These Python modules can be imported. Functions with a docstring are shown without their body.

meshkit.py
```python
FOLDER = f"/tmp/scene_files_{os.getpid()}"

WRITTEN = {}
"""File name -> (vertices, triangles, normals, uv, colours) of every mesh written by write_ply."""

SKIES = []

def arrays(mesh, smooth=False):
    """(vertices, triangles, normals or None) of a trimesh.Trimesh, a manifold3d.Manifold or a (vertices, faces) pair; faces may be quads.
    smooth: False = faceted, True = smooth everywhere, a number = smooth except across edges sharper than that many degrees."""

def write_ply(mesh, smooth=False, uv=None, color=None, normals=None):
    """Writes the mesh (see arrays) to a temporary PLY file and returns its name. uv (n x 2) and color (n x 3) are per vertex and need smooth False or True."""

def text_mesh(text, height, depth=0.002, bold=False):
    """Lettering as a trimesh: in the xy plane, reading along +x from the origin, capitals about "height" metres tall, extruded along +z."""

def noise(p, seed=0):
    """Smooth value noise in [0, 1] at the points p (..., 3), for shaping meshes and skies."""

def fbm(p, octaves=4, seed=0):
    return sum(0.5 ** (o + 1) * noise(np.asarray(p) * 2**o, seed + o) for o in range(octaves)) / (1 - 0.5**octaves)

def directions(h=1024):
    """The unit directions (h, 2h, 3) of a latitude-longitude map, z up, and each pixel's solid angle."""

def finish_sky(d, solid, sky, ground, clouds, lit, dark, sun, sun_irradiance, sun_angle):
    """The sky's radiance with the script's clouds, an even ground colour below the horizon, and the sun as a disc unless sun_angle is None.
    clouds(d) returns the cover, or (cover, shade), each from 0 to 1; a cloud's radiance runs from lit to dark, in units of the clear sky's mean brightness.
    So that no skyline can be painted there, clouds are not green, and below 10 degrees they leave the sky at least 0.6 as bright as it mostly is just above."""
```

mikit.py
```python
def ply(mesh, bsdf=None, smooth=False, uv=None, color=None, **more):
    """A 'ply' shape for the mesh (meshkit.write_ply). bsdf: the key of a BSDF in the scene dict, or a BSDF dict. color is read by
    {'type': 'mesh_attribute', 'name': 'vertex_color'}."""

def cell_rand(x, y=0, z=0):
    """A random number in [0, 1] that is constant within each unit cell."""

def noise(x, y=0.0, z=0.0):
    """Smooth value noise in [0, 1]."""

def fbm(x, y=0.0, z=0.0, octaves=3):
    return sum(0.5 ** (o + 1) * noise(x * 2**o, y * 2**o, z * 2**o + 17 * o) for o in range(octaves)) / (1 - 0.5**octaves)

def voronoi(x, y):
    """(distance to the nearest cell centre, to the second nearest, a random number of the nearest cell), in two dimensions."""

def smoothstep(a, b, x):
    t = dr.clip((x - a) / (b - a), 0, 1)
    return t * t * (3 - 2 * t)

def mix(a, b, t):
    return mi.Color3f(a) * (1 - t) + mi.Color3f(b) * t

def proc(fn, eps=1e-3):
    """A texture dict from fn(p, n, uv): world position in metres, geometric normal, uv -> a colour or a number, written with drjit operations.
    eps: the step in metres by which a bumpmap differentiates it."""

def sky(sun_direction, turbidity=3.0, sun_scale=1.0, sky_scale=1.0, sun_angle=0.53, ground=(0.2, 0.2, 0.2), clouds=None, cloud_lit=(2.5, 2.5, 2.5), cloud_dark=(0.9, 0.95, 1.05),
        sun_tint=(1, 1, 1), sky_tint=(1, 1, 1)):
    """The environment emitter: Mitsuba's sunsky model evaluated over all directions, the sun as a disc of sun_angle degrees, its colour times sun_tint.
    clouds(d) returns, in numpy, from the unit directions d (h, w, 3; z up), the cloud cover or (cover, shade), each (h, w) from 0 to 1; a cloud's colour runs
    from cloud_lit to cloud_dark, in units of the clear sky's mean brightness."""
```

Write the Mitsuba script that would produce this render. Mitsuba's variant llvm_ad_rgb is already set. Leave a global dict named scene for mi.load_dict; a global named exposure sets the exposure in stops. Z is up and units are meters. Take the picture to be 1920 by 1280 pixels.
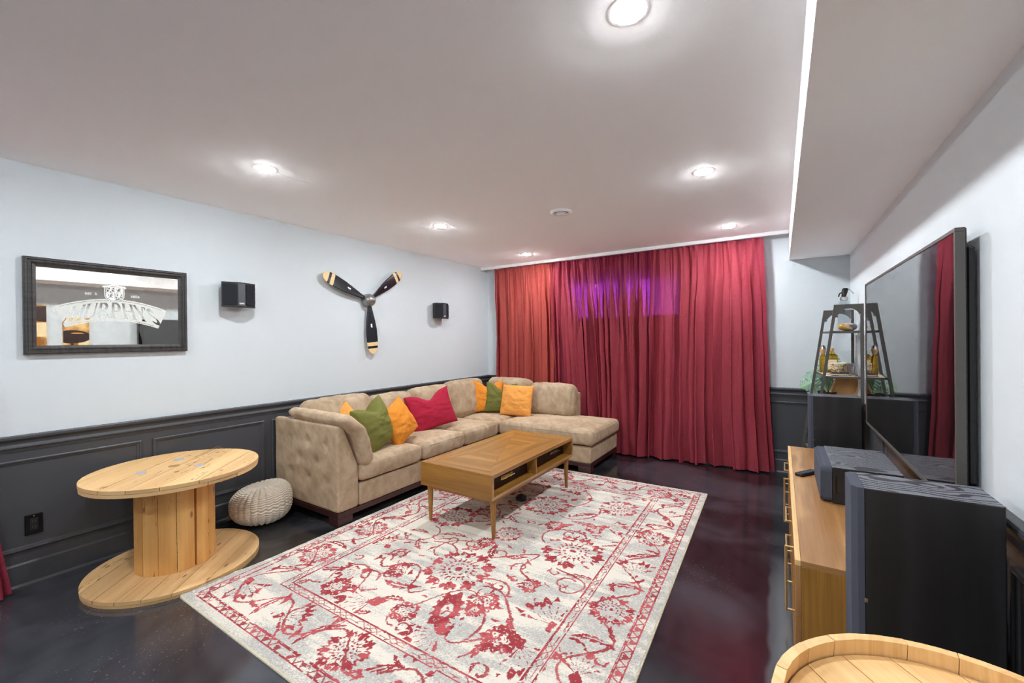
import math, random
import numpy as np, trimesh, mitsuba as mi, mikit, meshkit
import manifold3d as m3
from shapely.geometry import Polygon, LineString, Point, box as sbox
from shapely import affinity, union_all
from scipy.spatial import cKDTree
import drjit as dr
T = mi.ScalarTransform4f
rng = np.random.default_rng(7)
PI = math.pi
scene, labels = {}, {}

# ------------------------------------------------------------------ camera, sky, exposure
FOC, YAW, PITCH, ROLL = 789.23, 0.5686, -0.0032, -0.0107
fw = np.array([-math.sin(YAW) * math.cos(PITCH), math.cos(YAW) * math.cos(PITCH), math.sin(PITCH)])
rt = np.cross(fw, [0, 0, 1]); rt /= np.linalg.norm(rt); up = np.cross(rt, fw)
up = -rt * math.sin(ROLL) + up * math.cos(ROLL)
EYE = np.array([0, 0, 1.37])
scene['camera'] = {'type': 'perspective', 'fov': math.degrees(2 * math.atan(960 / FOC)), 'fov_axis': 'x', 'near_clip': 0.02, 'far_clip': 100.0,
                   'to_world': T().look_at(origin=EYE.tolist(), target=(EYE + fw).tolist(), up=up.tolist())}
exposure = 1.67
LAMP = 200.0
scene['sky'] = {**mikit.sky([0.3, 0.55, 0.75], turbidity=2.5, sun_scale=0.0, sky_scale=4.0, ground=(0.3, 0.3, 0.33)), 'sampling_weight': 1.0}

# room: left wall x=XL, right wall x=XR, back wall y=YB, ceiling z=H
XL, XR, YB, YF, H = -3.62, 0.549, 5.023, -2.7, 2.4065
XB, HB = 0.0746, 2.137
RAIL = 0.866

# ------------------------------------------------------------------ helpers
def lin(r, g, b):
    c = np.array([r, g, b]) / 255.0
    return np.where(c < 0.04045, c / 12.92, ((c + 0.055) / 1.055) ** 2.4).tolist()
def rgb(c): return {'type': 'rgb', 'value': list(map(float, c))}
def tex(c):
    if callable(c): return mikit.proc(c)
    return rgb(c) if hasattr(c, '__len__') else c
def mat(key, color, rough=0.5, spec=0.5, bump=None, **more):
    more = {k: tex(v) if (callable(v) or hasattr(v, '__len__')) and not isinstance(v, dict) else v for k, v in more.items()}
    b = {'type': 'principled', 'base_color': tex(color), 'roughness': tex(rough) if callable(rough) else float(rough), 'specular': float(spec), **more}
    if bump:
        b = {'type': 'bumpmap', 'arbitrary': mikit.proc(bump[0], eps=bump[1] if len(bump) > 1 else 1e-3), 'scale': 1.0, 'bsdf': b}
    scene[key] = {'type': 'twosided', 'bsdf': b}
    return key
counts = {}
def number(k):
    n = counts.get(k, 0); counts[k] = n + 1
    return k if n == 0 else '%s_%03d' % (k, n)
def thing(base, label, cat, group=None, kind=None):
    k = number(base); labels[k] = {'label': label, 'category': cat}
    if group: labels[k]['group'] = group
    if kind: labels[k]['kind'] = kind
    return k
def put(key, mesh, m, smooth=False, label=None, **more):
    uv = more.pop('uv', None); color = more.pop('color', None)
    if uv is None and hasattr(mesh, 'metadata') and isinstance(mesh, trimesh.Trimesh) and 'uv' in mesh.metadata: uv = mesh.metadata['uv']; smooth = False
    scene[key] = mikit.ply(mesh, m, smooth=smooth, uv=uv, color=color, **more)
    if label: labels[key] = {'label': label}
    return key
def part(parent, base, mesh, m, smooth=False, label=None, **more):
    return put(number(parent + '__' + base), mesh, m, smooth, label, **more)
def struct(key, mesh, m, label=None, smooth=False):
    put(key, mesh, m, smooth); labels[key] = {'kind': 'structure', 'label': label or key.replace('_', ' ')}
    return key

def cat(ms): return trimesh.util.concatenate(ms)
def bx(x0, x1, y0, y1, z0, z1, b=0.0):
    if b <= 0:
        m = trimesh.creation.box([x1 - x0, y1 - y0, z1 - z0]); m.apply_translation([(x0 + x1) / 2, (y0 + y1) / 2, (z0 + z1) / 2]); return m
    b = min(b, .49 * min(x1 - x0, y1 - y0, z1 - z0)); P = []
    for x, sx in ((x0, 1), (x1, -1)):
        for y, sy in ((y0, 1), (y1, -1)):
            for z, sz in ((z0, 1), (z1, -1)):
                P += [(x, y + sy * b, z + sz * b), (x + sx * b, y, z + sz * b), (x + sx * b, y + sy * b, z)]
    return trimesh.convex.convex_hull(np.array(P))
def prism(poly, h, axis='z', at=0.0):
    """polygon extruded by h; axis x: polygon in (y,z); y: polygon in (x,z); z: polygon in (x,y)"""
    if not hasattr(poly, 'geoms') and not isinstance(poly, Polygon): poly = Polygon(poly)
    gs = poly.geoms if hasattr(poly, 'geoms') else [poly]
    m = cat([trimesh.creation.extrude_polygon(g, h, engine='earcut') for g in gs])
    v = m.vertices.copy()
    if axis == 'x': v = np.stack([v[:, 2] + at, v[:, 0], v[:, 1]], 1)
    elif axis == 'y': v = np.stack([v[:, 0], v[:, 2] + at, v[:, 1]], 1)
    else: v[:, 2] += at
    m = trimesh.Trimesh(v, m.faces if axis != 'y' else m.faces[:, ::-1], process=False)
    return m
def lathe(prof, n=48, center=(0, 0, 0)):
    """prof: list of (r, z)"""
    m = trimesh.creation.revolve(np.array(prof, float), sections=n); m.apply_translation(center); return m
def tube(pts, r, n=8, caps=True):
    p = np.asarray(pts, float); t = np.gradient(p, axis=0); t /= np.linalg.norm(t, axis=1, keepdims=True) + 1e-12
    a = np.cross(t[0], [0, 0, 1.0] if abs(t[0][2]) < .9 else [1.0, 0, 0]); A = []
    for i in range(len(p)):
        a = a - t[i] * (a @ t[i]); a /= np.linalg.norm(a); A.append(a.copy())
    A = np.array(A); B = np.cross(t, A); an = np.arange(n) * 2 * PI / n
    r = np.broadcast_to(r, (len(p),))
    v = p[:, None] + r[:, None, None] * (np.cos(an)[None, :, None] * A[:, None] + np.sin(an)[None, :, None] * B[:, None])
    f = []
    for i in range(len(p) - 1):
        for j in range(n):
            q = [i * n + j, i * n + (j + 1) % n, (i + 1) * n + (j + 1) % n, (i + 1) * n + j]; f += [q[:3], [q[0], q[2], q[3]]]
    v = v.reshape(-1, 3)
    if caps:
        v = np.vstack([v, p[:1], p[-1:]]); c0, c1 = len(v) - 2, len(v) - 1
        for j in range(n): f += [[c0, (j + 1) % n, j], [c1, (len(p) - 1) * n + j, (len(p) - 1) * n + (j + 1) % n]]
    return trimesh.Trimesh(v, np.array(f), process=False)
def beam(a, b, w, d, side=(0, 1, 0)):
    """square bar from a to b, width w along 'side', depth d across"""
    a, b = np.array(a, float), np.array(b, float); t = (b - a) / np.linalg.norm(b - a)
    s = np.array(side, float); s -= t * (s @ t); s /= np.linalg.norm(s); q = np.cross(t, s)
    P = [c + i * s * w / 2 + j * q * d / 2 for c in (a, b) for i in (-1, 1) for j in (-1, 1)]
    return trimesh.convex.convex_hull(np.array(P))
def xf(m, *ops):
    m = m.copy()
    for o in ops: m.apply_transform(o)
    return m
def rot(deg, ax): return trimesh.transformations.rotation_matrix(math.radians(deg), ax)
def tr(x, y, z): return trimesh.transformations.translation_matrix([x, y, z])
def grid(nu, nv, fn):
    """fn(u,v) with u,v in [0,1] arrays -> (...,3)"""
    u, v = np.meshgrid(np.linspace(0, 1, nu), np.linspace(0, 1, nv), indexing='ij')
    P = fn(u, v).reshape(-1, 3); i, j = np.meshgrid(np.arange(nu - 1), np.arange(nv - 1), indexing='ij'); a = (i * nv + j).ravel()
    f = np.vstack([np.stack([a, a + nv, a + nv + 1], 1), np.stack([a, a + nv + 1, a + 1], 1)])
    return trimesh.Trimesh(P, f, process=False), u.ravel(), v.ravel()
_pid = [0]
def uvwood(m, grain, pid=None, jitter=True):
    """box-mapped uv in metres, u along the grain; v carries the piece number times ten"""
    if pid is None: _pid[0] += 1; pid = _pid[0]
    v = m.triangles.reshape(-1, 3); n = np.repeat(np.abs(m.face_normals), 3, axis=0)
    others = [a for a in range(3) if a != grain]
    dom = n.argmax(1); uv = np.zeros((len(v), 2)); sh = rng.uniform(-3, 3)
    uv[:, 0] = v[:, grain]; uv[:, 1] = np.where(dom == others[0], v[:, others[1]], v[:, others[0]])
    end = dom == grain; uv[end, 0] = v[end][:, others[0]] * .3; uv[end, 1] = v[end][:, others[1]]
    uv[:, 0] += sh * jitter; uv[:, 1] = np.clip(uv[:, 1] - v[:, others].mean(), -4.5, 4.5) + 10 * pid
    o = trimesh.Trimesh(v, np.arange(len(v)).reshape(-1, 3), process=False); o.metadata['uv'] = uv
    return o
def wx(m, *ops):
    """transform that keeps the wood uv"""
    o = xf(m, *ops); o.metadata['uv'] = m.metadata['uv']; return o
def cushion(lx, ly, lz, r=.05, bulge=.03, n=26, wr=.006, seed=0, top=1.0, sag=0.0):
    """soft rounded box centred at the origin, bulging on the z faces"""
    ns = [max(6, int(n * a / max(lx, ly, lz)) * 2) for a in (lx, ly, lz)]
    V, F, o = [], [], 0
    for ax in range(3):
        a, b = [(1, 2), (2, 0), (0, 1)][ax]
        for s in (-1, 1):
            na, nb = ns[a], ns[b]
            ga, gb = np.meshgrid(np.sin(np.linspace(-PI / 2, PI / 2, na)) * .35 + np.linspace(-1, 1, na) * .65, np.sin(np.linspace(-PI / 2, PI / 2, nb)) * .35 + np.linspace(-1, 1, nb) * .65, indexing='ij')
            P = np.zeros((na * nb, 3)); P[:, a] = ga.ravel(); P[:, b] = gb.ravel(); P[:, ax] = s
            i, j = np.meshgrid(np.arange(na - 1), np.arange(nb - 1), indexing='ij'); k = (i * nb + j).ravel() + o
            f = np.vstack([np.stack([k, k + nb, k + nb + 1], 1), np.stack([k, k + nb + 1, k + 1], 1)])
            V.append(P); F.append(f if s > 0 else f[:, ::-1]); o += len(P)
    m = trimesh.Trimesh(np.vstack(V), np.vstack(F), process=False); m.merge_vertices(merge_norm=True, merge_tex=True)
    h = np.array([lx, ly, lz]) / 2; c = m.vertices; P = c * h
    inner = np.clip(P, -(h - r), h - r); d = P - inner; L = np.linalg.norm(d, axis=1, keepdims=True)
    P = inner + d / np.maximum(L, 1e-9) * np.minimum(L, r)
    u, v, w = c[:, 0], c[:, 1], c[:, 2]
    P[:, 2] += bulge * np.sign(w) * np.abs(w) ** 2 * (1 - np.abs(u) ** 2.5) * (1 - np.abs(v) ** 2.5) * np.where(w > 0, top, .3)
    P[:, 1] += bulge * .35 * np.sign(v) * np.abs(v) ** 4 * (1 - u ** 2) * (1 - w ** 2)
    P[:, 0] += bulge * .35 * np.sign(u) * np.abs(u) ** 4 * (1 - v ** 2) * (1 - w ** 2)
    if sag: P[:, 2] -= sag * (1 - u ** 2)* (1 + w) / 2
    q = P + seed * 3.7
    nz = (meshkit.fbm(q * 14, 3, seed) - .5) * 2
    m.vertices = P; N = m.vertex_normals
    m.vertices = P + N * (nz * wr)[:, None]
    return m
def pillow(w, h, t=.13, seed=0, pinch=.07, wr=.012, fold=None):
    """throw pillow in the x-z plane, thickness along y, pointed corners"""
    def side(sg):
        def fn(u, v):
            a, b = u * 2 - 1, v * 2 - 1
            X = a * (1 - pinch * (1 - b ** 2) ** 1) ; Z = b * (1 - pinch * (1 - a ** 2))
            e = np.clip((1 - a ** 2), 0, 1) ** .42 * np.clip((1 - b ** 2), 0, 1) ** .42
            Y = sg * t / 2 * e
            rad = np.sqrt(a ** 2 + b ** 2); ang = np.arctan2(b, a)
            edge = np.clip(rad - .35, 0, 1) * e
            n = meshkit.fbm(np.stack([np.cos(ang) * 5 + seed, np.sin(ang) * 5 + sg, rad * 1.5], -1), 3, seed) - .5
            n2 = meshkit.fbm(np.stack([a * 2.2 + seed * 5, b * 4 + a, a * 0 + sg * 3], -1), 3, seed + 9) - .5
            Y = Y + sg * (n * 3.2 * edge + n2 * 2.2 * e) * wr
            P = np.stack([X * w / 2, Y, Z * h / 2], -1)
            if fold: P = fold(P, a, b)
            return P
        return grid(44, 44, fn)[0]
    A, B = side(1), side(-1); B.invert()
    m = cat([A, B]); m.merge_vertices(digits_vertex=5); return m
def frame_mould(a0, a1, b0, b1, prof, place):
    """mitred frame; prof: (inset, height) points, place(a,b,h)->xyz"""
    loops = [np.array([place(a0 + d, b0 + d, h), place(a1 - d, b0 + d, h), place(a1 - d, b1 - d, h), place(a0 + d, b1 - d, h)]) for d, h in prof]
    V = np.vstack(loops); F = []
    for i in range(len(prof) - 1):
        for j in range(4):
            q = [i * 4 + j, i * 4 + (j + 1) % 4, (i + 1) * 4 + (j + 1) % 4, (i + 1) * 4 + j]; F += [q[:3], [q[0], q[2], q[3]]]
    return trimesh.Trimesh(V, np.array(F), process=False)
def onleft(a, b, h): return (XL + h, a, b)
def onright(a, b, h): return (XR - h, a, b)
def onback(a, b, h): return (a, YB - h, b)
def sm(a, b, x):
    t = np.clip((x - a) / (b - a), 0, 1); return t * t * (3 - 2 * t)

# ------------------------------------------------------------------ materials
noise, fbm, mix, rnd, sstep = mikit.noise, mikit.fbm, mikit.mix, mikit.cell_rand, mikit.smoothstep
WALL = lin(203, 210, 214)
mat('m_wall', WALL, .6, .3)
mat('m_ceiling', lin(242, 243, 244), .8, .2)
mat('m_wainscot', lin(64, 65, 69), .42, .4)
mat('m_white', lin(235, 235, 236), .4, .4)
def floor_col(p, n, uv):
    wv = fbm(p.x * .9, p.y * .9, 3.0, octaves=3)
    a = fbm(p.x * 1.3 + wv * 3, p.y * 2.2 - wv * 2.5, 1.0, octaves=4)
    b = noise(p.x * 22 + a * 9, p.y * 3 + a * 6, 2.0)
    sp = sstep(.86, .9, noise(p.x * 130, p.y * 130, 5.0)) * sstep(.55, .75, noise(p.x * 3, p.y * 3, 8.0))
    c = mix(lin(46, 47, 52), lin(110, 111, 120), sstep(.36, .75, a) * .75 + b * .14)
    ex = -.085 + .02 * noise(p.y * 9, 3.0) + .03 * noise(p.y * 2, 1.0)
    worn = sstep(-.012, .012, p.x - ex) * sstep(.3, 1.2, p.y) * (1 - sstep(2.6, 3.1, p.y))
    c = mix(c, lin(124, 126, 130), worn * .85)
    sc = sstep(.968, .985, noise((p.x + p.y * .6) * 2.2, (p.y - p.x * .6) * 120, 7.0)) * sstep(.6, .8, noise(p.x * 2, p.y * 2, 12.0))
    return c + mi.Color3f(.12) * sp + mi.Color3f(.035) * sc
def floor_rough(p, n, uv):
    a = fbm(p.x * 1.7, p.y * 1.7, 4.0, octaves=3); return .07 + .10 * a
scene['m_floor'] = {'type': 'twosided', 'bsdf': {'type': 'roughplastic', 'diffuse_reflectance': mikit.proc(floor_col), 'alpha': .014, 'int_ior': 1.68, 'nonlinear': True}}
def make_wood(dark, light, ringf=30., warp=2., ramt=.3, knots=False, tonevar=.18):
    dark, light = lin(*dark), lin(*light)
    def fn(p, n, uv):
        i = dr.floor(uv.y / 10 + .5); v = uv.y - 10 * i; r = rnd(i, 7); u = uv.x + r * 37
        g = fbm(u * 1.5, v * 7 + r * 20, r * 9, octaves=3)
        ring = .5 + .5 * dr.sin(v * ringf * (.8 + .5 * r) + g * warp * 6.28 + r * 6)
        ring = ring * ring
        f = noise(u * 7, v * 380, r * 5) * .5 + noise(u * 2.2, v * 110, 3 + r * 5) * .5
        f2 = fbm(u * 1.1, v * 24, 6 + r * 5, octaves=2)
        t = dr.clip(ring * ramt + (f * .55 + f2 * .45) * (1 - ramt) * 1.3 - .12, 0, 1)
        c = mix(dark, light, t) * (1 - tonevar / 2 + tonevar * rnd(i, 3))
        if knots:
            d, _, w = mikit.voronoi(u * 2.6 + g * .15, v * 7 + r * 11)
            k = (1 - sstep(.02, .075, d)) * dr.select(w > .62, 1., 0.)
            st = sstep(.76, .86, noise(u * 26, v * 170, 11 + r)) * sstep(.56, .7, noise(u * 6, v * 30, 4 + r))
            c = mix(c, lin(120, 76, 40), k * .8); c = mix(c, lin(70, 50, 36), st * .7)
        return c
    return fn
mat('m_pine', make_wood((192, 150, 98), (226, 190, 140), 40, 1.2, .25, True, .2), .55, .35)
mat('m_pine_stave', make_wood((200, 140, 74), (236, 188, 118), 46, 2.2, .35, True, .12), .5, .35)
mat('m_walnut', make_wood((106, 70, 25), (170, 122, 58), 26, 1.6, .22, False, .14), .33, .5)
mat('m_teak', make_wood((134, 92, 52), (186, 142, 94), 22, 2.6, .5, False, .12), .28, .5)
mat('m_oak', make_wood((196, 152, 96), (234, 200, 146), 40, 1., .22, False, .12), .5, .4)
mat('m_tray', make_wood((172, 130, 82), (218, 178, 126), 40, 1.4, .3, False, .2), .5, .4)
mat('m_ash', make_wood((17, 17, 18), (36, 36, 40), 60, 2.2, .4, False, .1), .45, .5)
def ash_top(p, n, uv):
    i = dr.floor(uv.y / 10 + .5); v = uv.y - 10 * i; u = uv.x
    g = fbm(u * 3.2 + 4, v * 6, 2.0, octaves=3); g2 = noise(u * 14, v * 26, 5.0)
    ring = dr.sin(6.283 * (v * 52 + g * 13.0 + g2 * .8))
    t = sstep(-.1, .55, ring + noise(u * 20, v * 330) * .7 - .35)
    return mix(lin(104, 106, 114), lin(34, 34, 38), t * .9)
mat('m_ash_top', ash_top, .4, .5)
mat('m_black', lin(24, 24, 26), .45, .45)
mat('m_black_gloss', lin(10, 10, 11), .12, .5)
mat('m_dark_metal', lin(78, 76, 73), .5, .5, metallic=.2)
mat('m_grille', lin(68, 71, 82), .85, .25)
mat('m_grille_black', lin(30, 32, 37), .8, .25)
mat('m_speaker_strip', lin(70, 74, 79), .35, .5)
scene['m_screen'] = {'type': 'twosided', 'bsdf': {'type': 'plastic', 'diffuse_reflectance': rgb(lin(16, 16, 18)), 'int_ior': 2.25}}
mat('m_gunmetal', lin(150, 149, 147), .34, .5, metallic=.85)
mat('m_zinc', lin(158, 158, 164), .5, .5)
mat('m_walnut_dark', lin(44, 26, 16), .5, .4)
mat('m_steel', lin(190, 188, 184), .22, .5, metallic=1.0)
mat('m_brass', lin(232, 204, 146), .22, .5, metallic=1.0)
scene['m_mirror'] = {'type': 'twosided', 'bsdf': {'type': 'conductor', 'material': 'Ag', 'specular_reflectance': rgb((.93, .94, .94))}}
mat('m_frost', lin(214, 216, 210), .6, .3)
mat('m_frost_white', lin(244, 245, 242), .5, .3)
def frame_col(p, n, uv):
    g = noise(p.y * 160, p.z * 9) * .5 + noise(p.y * 9, p.z * 160) * .5
    return mix(lin(36, 34, 34), lin(66, 63, 62), g)
mat('m_frame', frame_col, .4, .5)
mat('m_cream', lin(226, 196, 146), .5, .4)
mat('m_blade', lin(26, 28, 33), .28, .5)
def suede(p, n, uv):
    a = fbm(p.x * 7 + p.z * 3, p.y * 7 + p.z * 2, p.z * 5, octaves=3)
    b = fbm(p.x * 26 + p.z * 9 + a * 2.5, p.y * 26 - p.z * 6 - a * 2.5, p.z * 14, octaves=4)
    t = sstep(.28, .72, b * .6 + a * .4)
    f = noise(p.x * 260, p.y * 260, p.z * 260)
    return mix(lin(152, 129, 103), lin(190, 169, 143), t * .72 + f * .28)
mat('m_suede', suede, .85, .2, sheen=.6)
mat('m_sofa_wood', lin(52, 26, 26), .3, .5)
def cloth(r, g, b, k=.25):
    c = np.array(lin(r, g, b))
    def fn(p, n, uv):
        f = fbm(p.x * 60, p.y * 60, p.z * 60, octaves=2); l = fbm(p.x * 9, p.y * 9, p.z * 9, octaves=2)
        return mi.Color3f(c.tolist()) * (1 - k + k * f + .5 * k * l)
    return fn
mat('m_pillow_green', cloth(112, 112, 56), .85, .2, sheen=.5)
mat('m_pillow_orange', cloth(224, 140, 50), .85, .2, sheen=.3)
mat('m_pillow_yellow', cloth(234, 160, 80), .85, .2, sheen=.3)
mat('m_pillow_red', cloth(170, 34, 60), .85, .2, sheen=.4)
mat('m_knit', lin(214, 204, 188), .9, .15)
mat('m_leather_tag', lin(124, 92, 62), .6, .3)
def velvet(c0, c1):
    c0, c1 = lin(*c0), lin(*c1)
    def fn(p, n, uv):
        w = noise(p.x * 300, p.y * 300, p.z * 40) * .5 + noise(p.x * 40, p.y * 40, p.z * 300) * .5
        l = fbm(p.x * 3, p.y * 3, p.z * 1.5, octaves=2)
        return mix(c0, c1, dr.clip(w * .6 + l * .5, 0, 1))
    return fn
def curtain_mat(key, c0, c1, thru, wt):
    fn = velvet(c0, c1)
    scene[key] = {'type': 'blendbsdf', 'weight': mikit.proc(lambda p, n, uv: dr.clip(wt * (.25 + 1.5 * noise(p.x * 260, p.y * 60, p.z * 260)), 0, 1)),
                  'a': {'type': 'twosided', 'bsdf': {'type': 'principled', 'base_color': mikit.proc(fn), 'roughness': .75, 'specular': .25, 'sheen': .55, 'sheen_tint': .8}},
                  'b': {'type': 'principledthin', 'base_color': rgb(thru), 'roughness': .42, 'diff_trans': 2.0, 'spec_trans': 1.0, 'eta': 1.2}}
curtain_mat('m_curtain', (120, 36, 46), (164, 64, 76), (.95, .07, .72), .20)
curtain_mat('m_curtain_wide', (120, 36, 46), (164, 64, 76), (.95, .09, .62), .07)
curtain_mat('m_curtain_warm', (132, 46, 46), (170, 78, 68), (.6, .05, .3), .03)
scene['m_glass'] = {'type': 'dielectric', 'int_ior': 1.5}
scene['m_pane'] = {'type': 'thindielectric', 'int_ior': 1.5}
scene['m_acrylic'] = {'type': 'thindielectric', 'int_ior': 1.5, 'specular_transmittance': rgb((.78, .81, .82))}
scene['m_amber'] = {'type': 'dielectric', 'int_ior': 1.5, 'specular_transmittance': rgb((.98, .66, .20))}
def leaf_col(p, n, uv):
    s = dr.abs(uv.x); rib = sstep(.0, .5, dr.abs(dr.sin((uv.y + s * .7) * 26)))
    c = mix(lin(176, 202, 184), lin(128, 164, 142), rib)
    return mix(lin(160, 200, 150), c, sstep(.0, .10, s))
mat('m_leaf', leaf_col, .4, .5)
mat('m_stem', lin(84, 110, 62), .5, .4)
def agate(p, n, uv):
    t = p.x * 9 + p.z * 6 + fbm(p.x * 20, p.y * 20, p.z * 20, octaves=2) * 1.4
    a = sstep(4.35, 4.55, t - 9.0); w = 1 - sstep(.0, .28, dr.abs(t - 13.5))
    c = mix(lin(190, 142, 52), lin(104, 98, 102), sstep(13.3, 13.8, t)); return mix(c, lin(222, 206, 180), w * .7)
mat('m_agate', agate, .25, .5)
def birch(p, n, uv):
    v = noise(p.x * 150, p.y * 150, p.z * 150) * .6 + noise(p.x * 60, p.y * 60, p.z * 90) * .5
    return mix(lin(110, 82, 44), lin(214, 196, 158), sstep(.35, .75, v))
mat('m_birch', birch, .6, .3)
mat('m_bark_rim', lin(232, 218, 190), .6, .3)
mat('m_book', lin(40, 42, 56), .35, .5)
mat('m_pale_board', lin(206, 186, 158), .5, .4)

# ------------------------------------------------------------------ the room shell
WT = .14
struct('floor', bx(XL - WT, XR + WT, YF - WT, YB + .3, -.1, 0), 'm_floor', 'glossy charcoal epoxy floor with marbled swirls')
struct('ceiling', bx(XL - WT, XR + WT, YF - WT, YB + .3, H, H + .1), 'm_ceiling', 'smooth pale painted ceiling with recessed lights')
struct('wall_left', bx(XL - WT, XL, YF, YB, 0, H), 'm_wall', 'pale grey left wall above charcoal wainscot')
struct('wall_right', bx(XR, XR + WT, YF, YB, 0, H), 'm_wall', 'pale grey right wall behind the television')
struct('wall_front', bx(XL - WT, XR + WT, YF - WT, YF, 0, H), 'm_wall', 'pale grey wall behind the camera')
WX0, WX1, WZ0, WZ1 = -2.43, -.96, 1.615, 2.23
WB = YB + .26
struct('wall_back', cat([bx(XL, WX0, YB, WB, 0, H), bx(WX1, XR, YB, WB, 0, H), bx(WX0, WX1, YB, WB, 0, WZ0), bx(WX0, WX1, YB, WB, WZ1, H)]), 'm_wall', 'pale grey back wall with curtained basement window')
struct('bulkhead', bx(XB, XR, YF, YB, HB, H), 'm_ceiling', 'boxed-in soffit along the top of the right wall')
labels['window_1'] = {'kind': 'structure', 'label': 'basement window glowing through the closed red curtains'}
yw = YB + .15
fr = cat([bx(WX0, WX1, yw, yw + .06, WZ0, WZ0 + .04, .004), bx(WX0, WX1, yw, yw + .06, WZ1 - .04, WZ1, .004), bx(WX0, WX0 + .04, yw, yw + .06, WZ0, WZ1, .004), bx(WX1 - .04, WX1, yw, yw + .06, WZ0, WZ1, .004), bx((WX0 + WX1) / 2 - .025, (WX0 + WX1) / 2 + .025, yw, yw + .06, WZ0, WZ1, .004)])
part('window_1', 'window_frame', fr, 'm_white')
for a, b in ((WX0 + .04, (WX0 + WX1) / 2 - .025), ((WX0 + WX1) / 2 + .025, WX1 - .04)):
    part('window_1', 'pane', trimesh.Trimesh([[a, yw + .03, WZ0 + .04], [b, yw + .03, WZ0 + .04], [b, yw + .03, WZ1 - .04], [a, yw + .03, WZ1 - .04]], [[0, 1, 2], [0, 2, 3]], process=False), 'm_pane')

# timber deck over the window well outside: daylight comes in under it
struct('deck_overhang', bx(-4.2, .6, WB + .005, YB + 1.5, 2.26, 2.40), 'm_walnut_dark', 'timber deck outside above the basement window')
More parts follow.
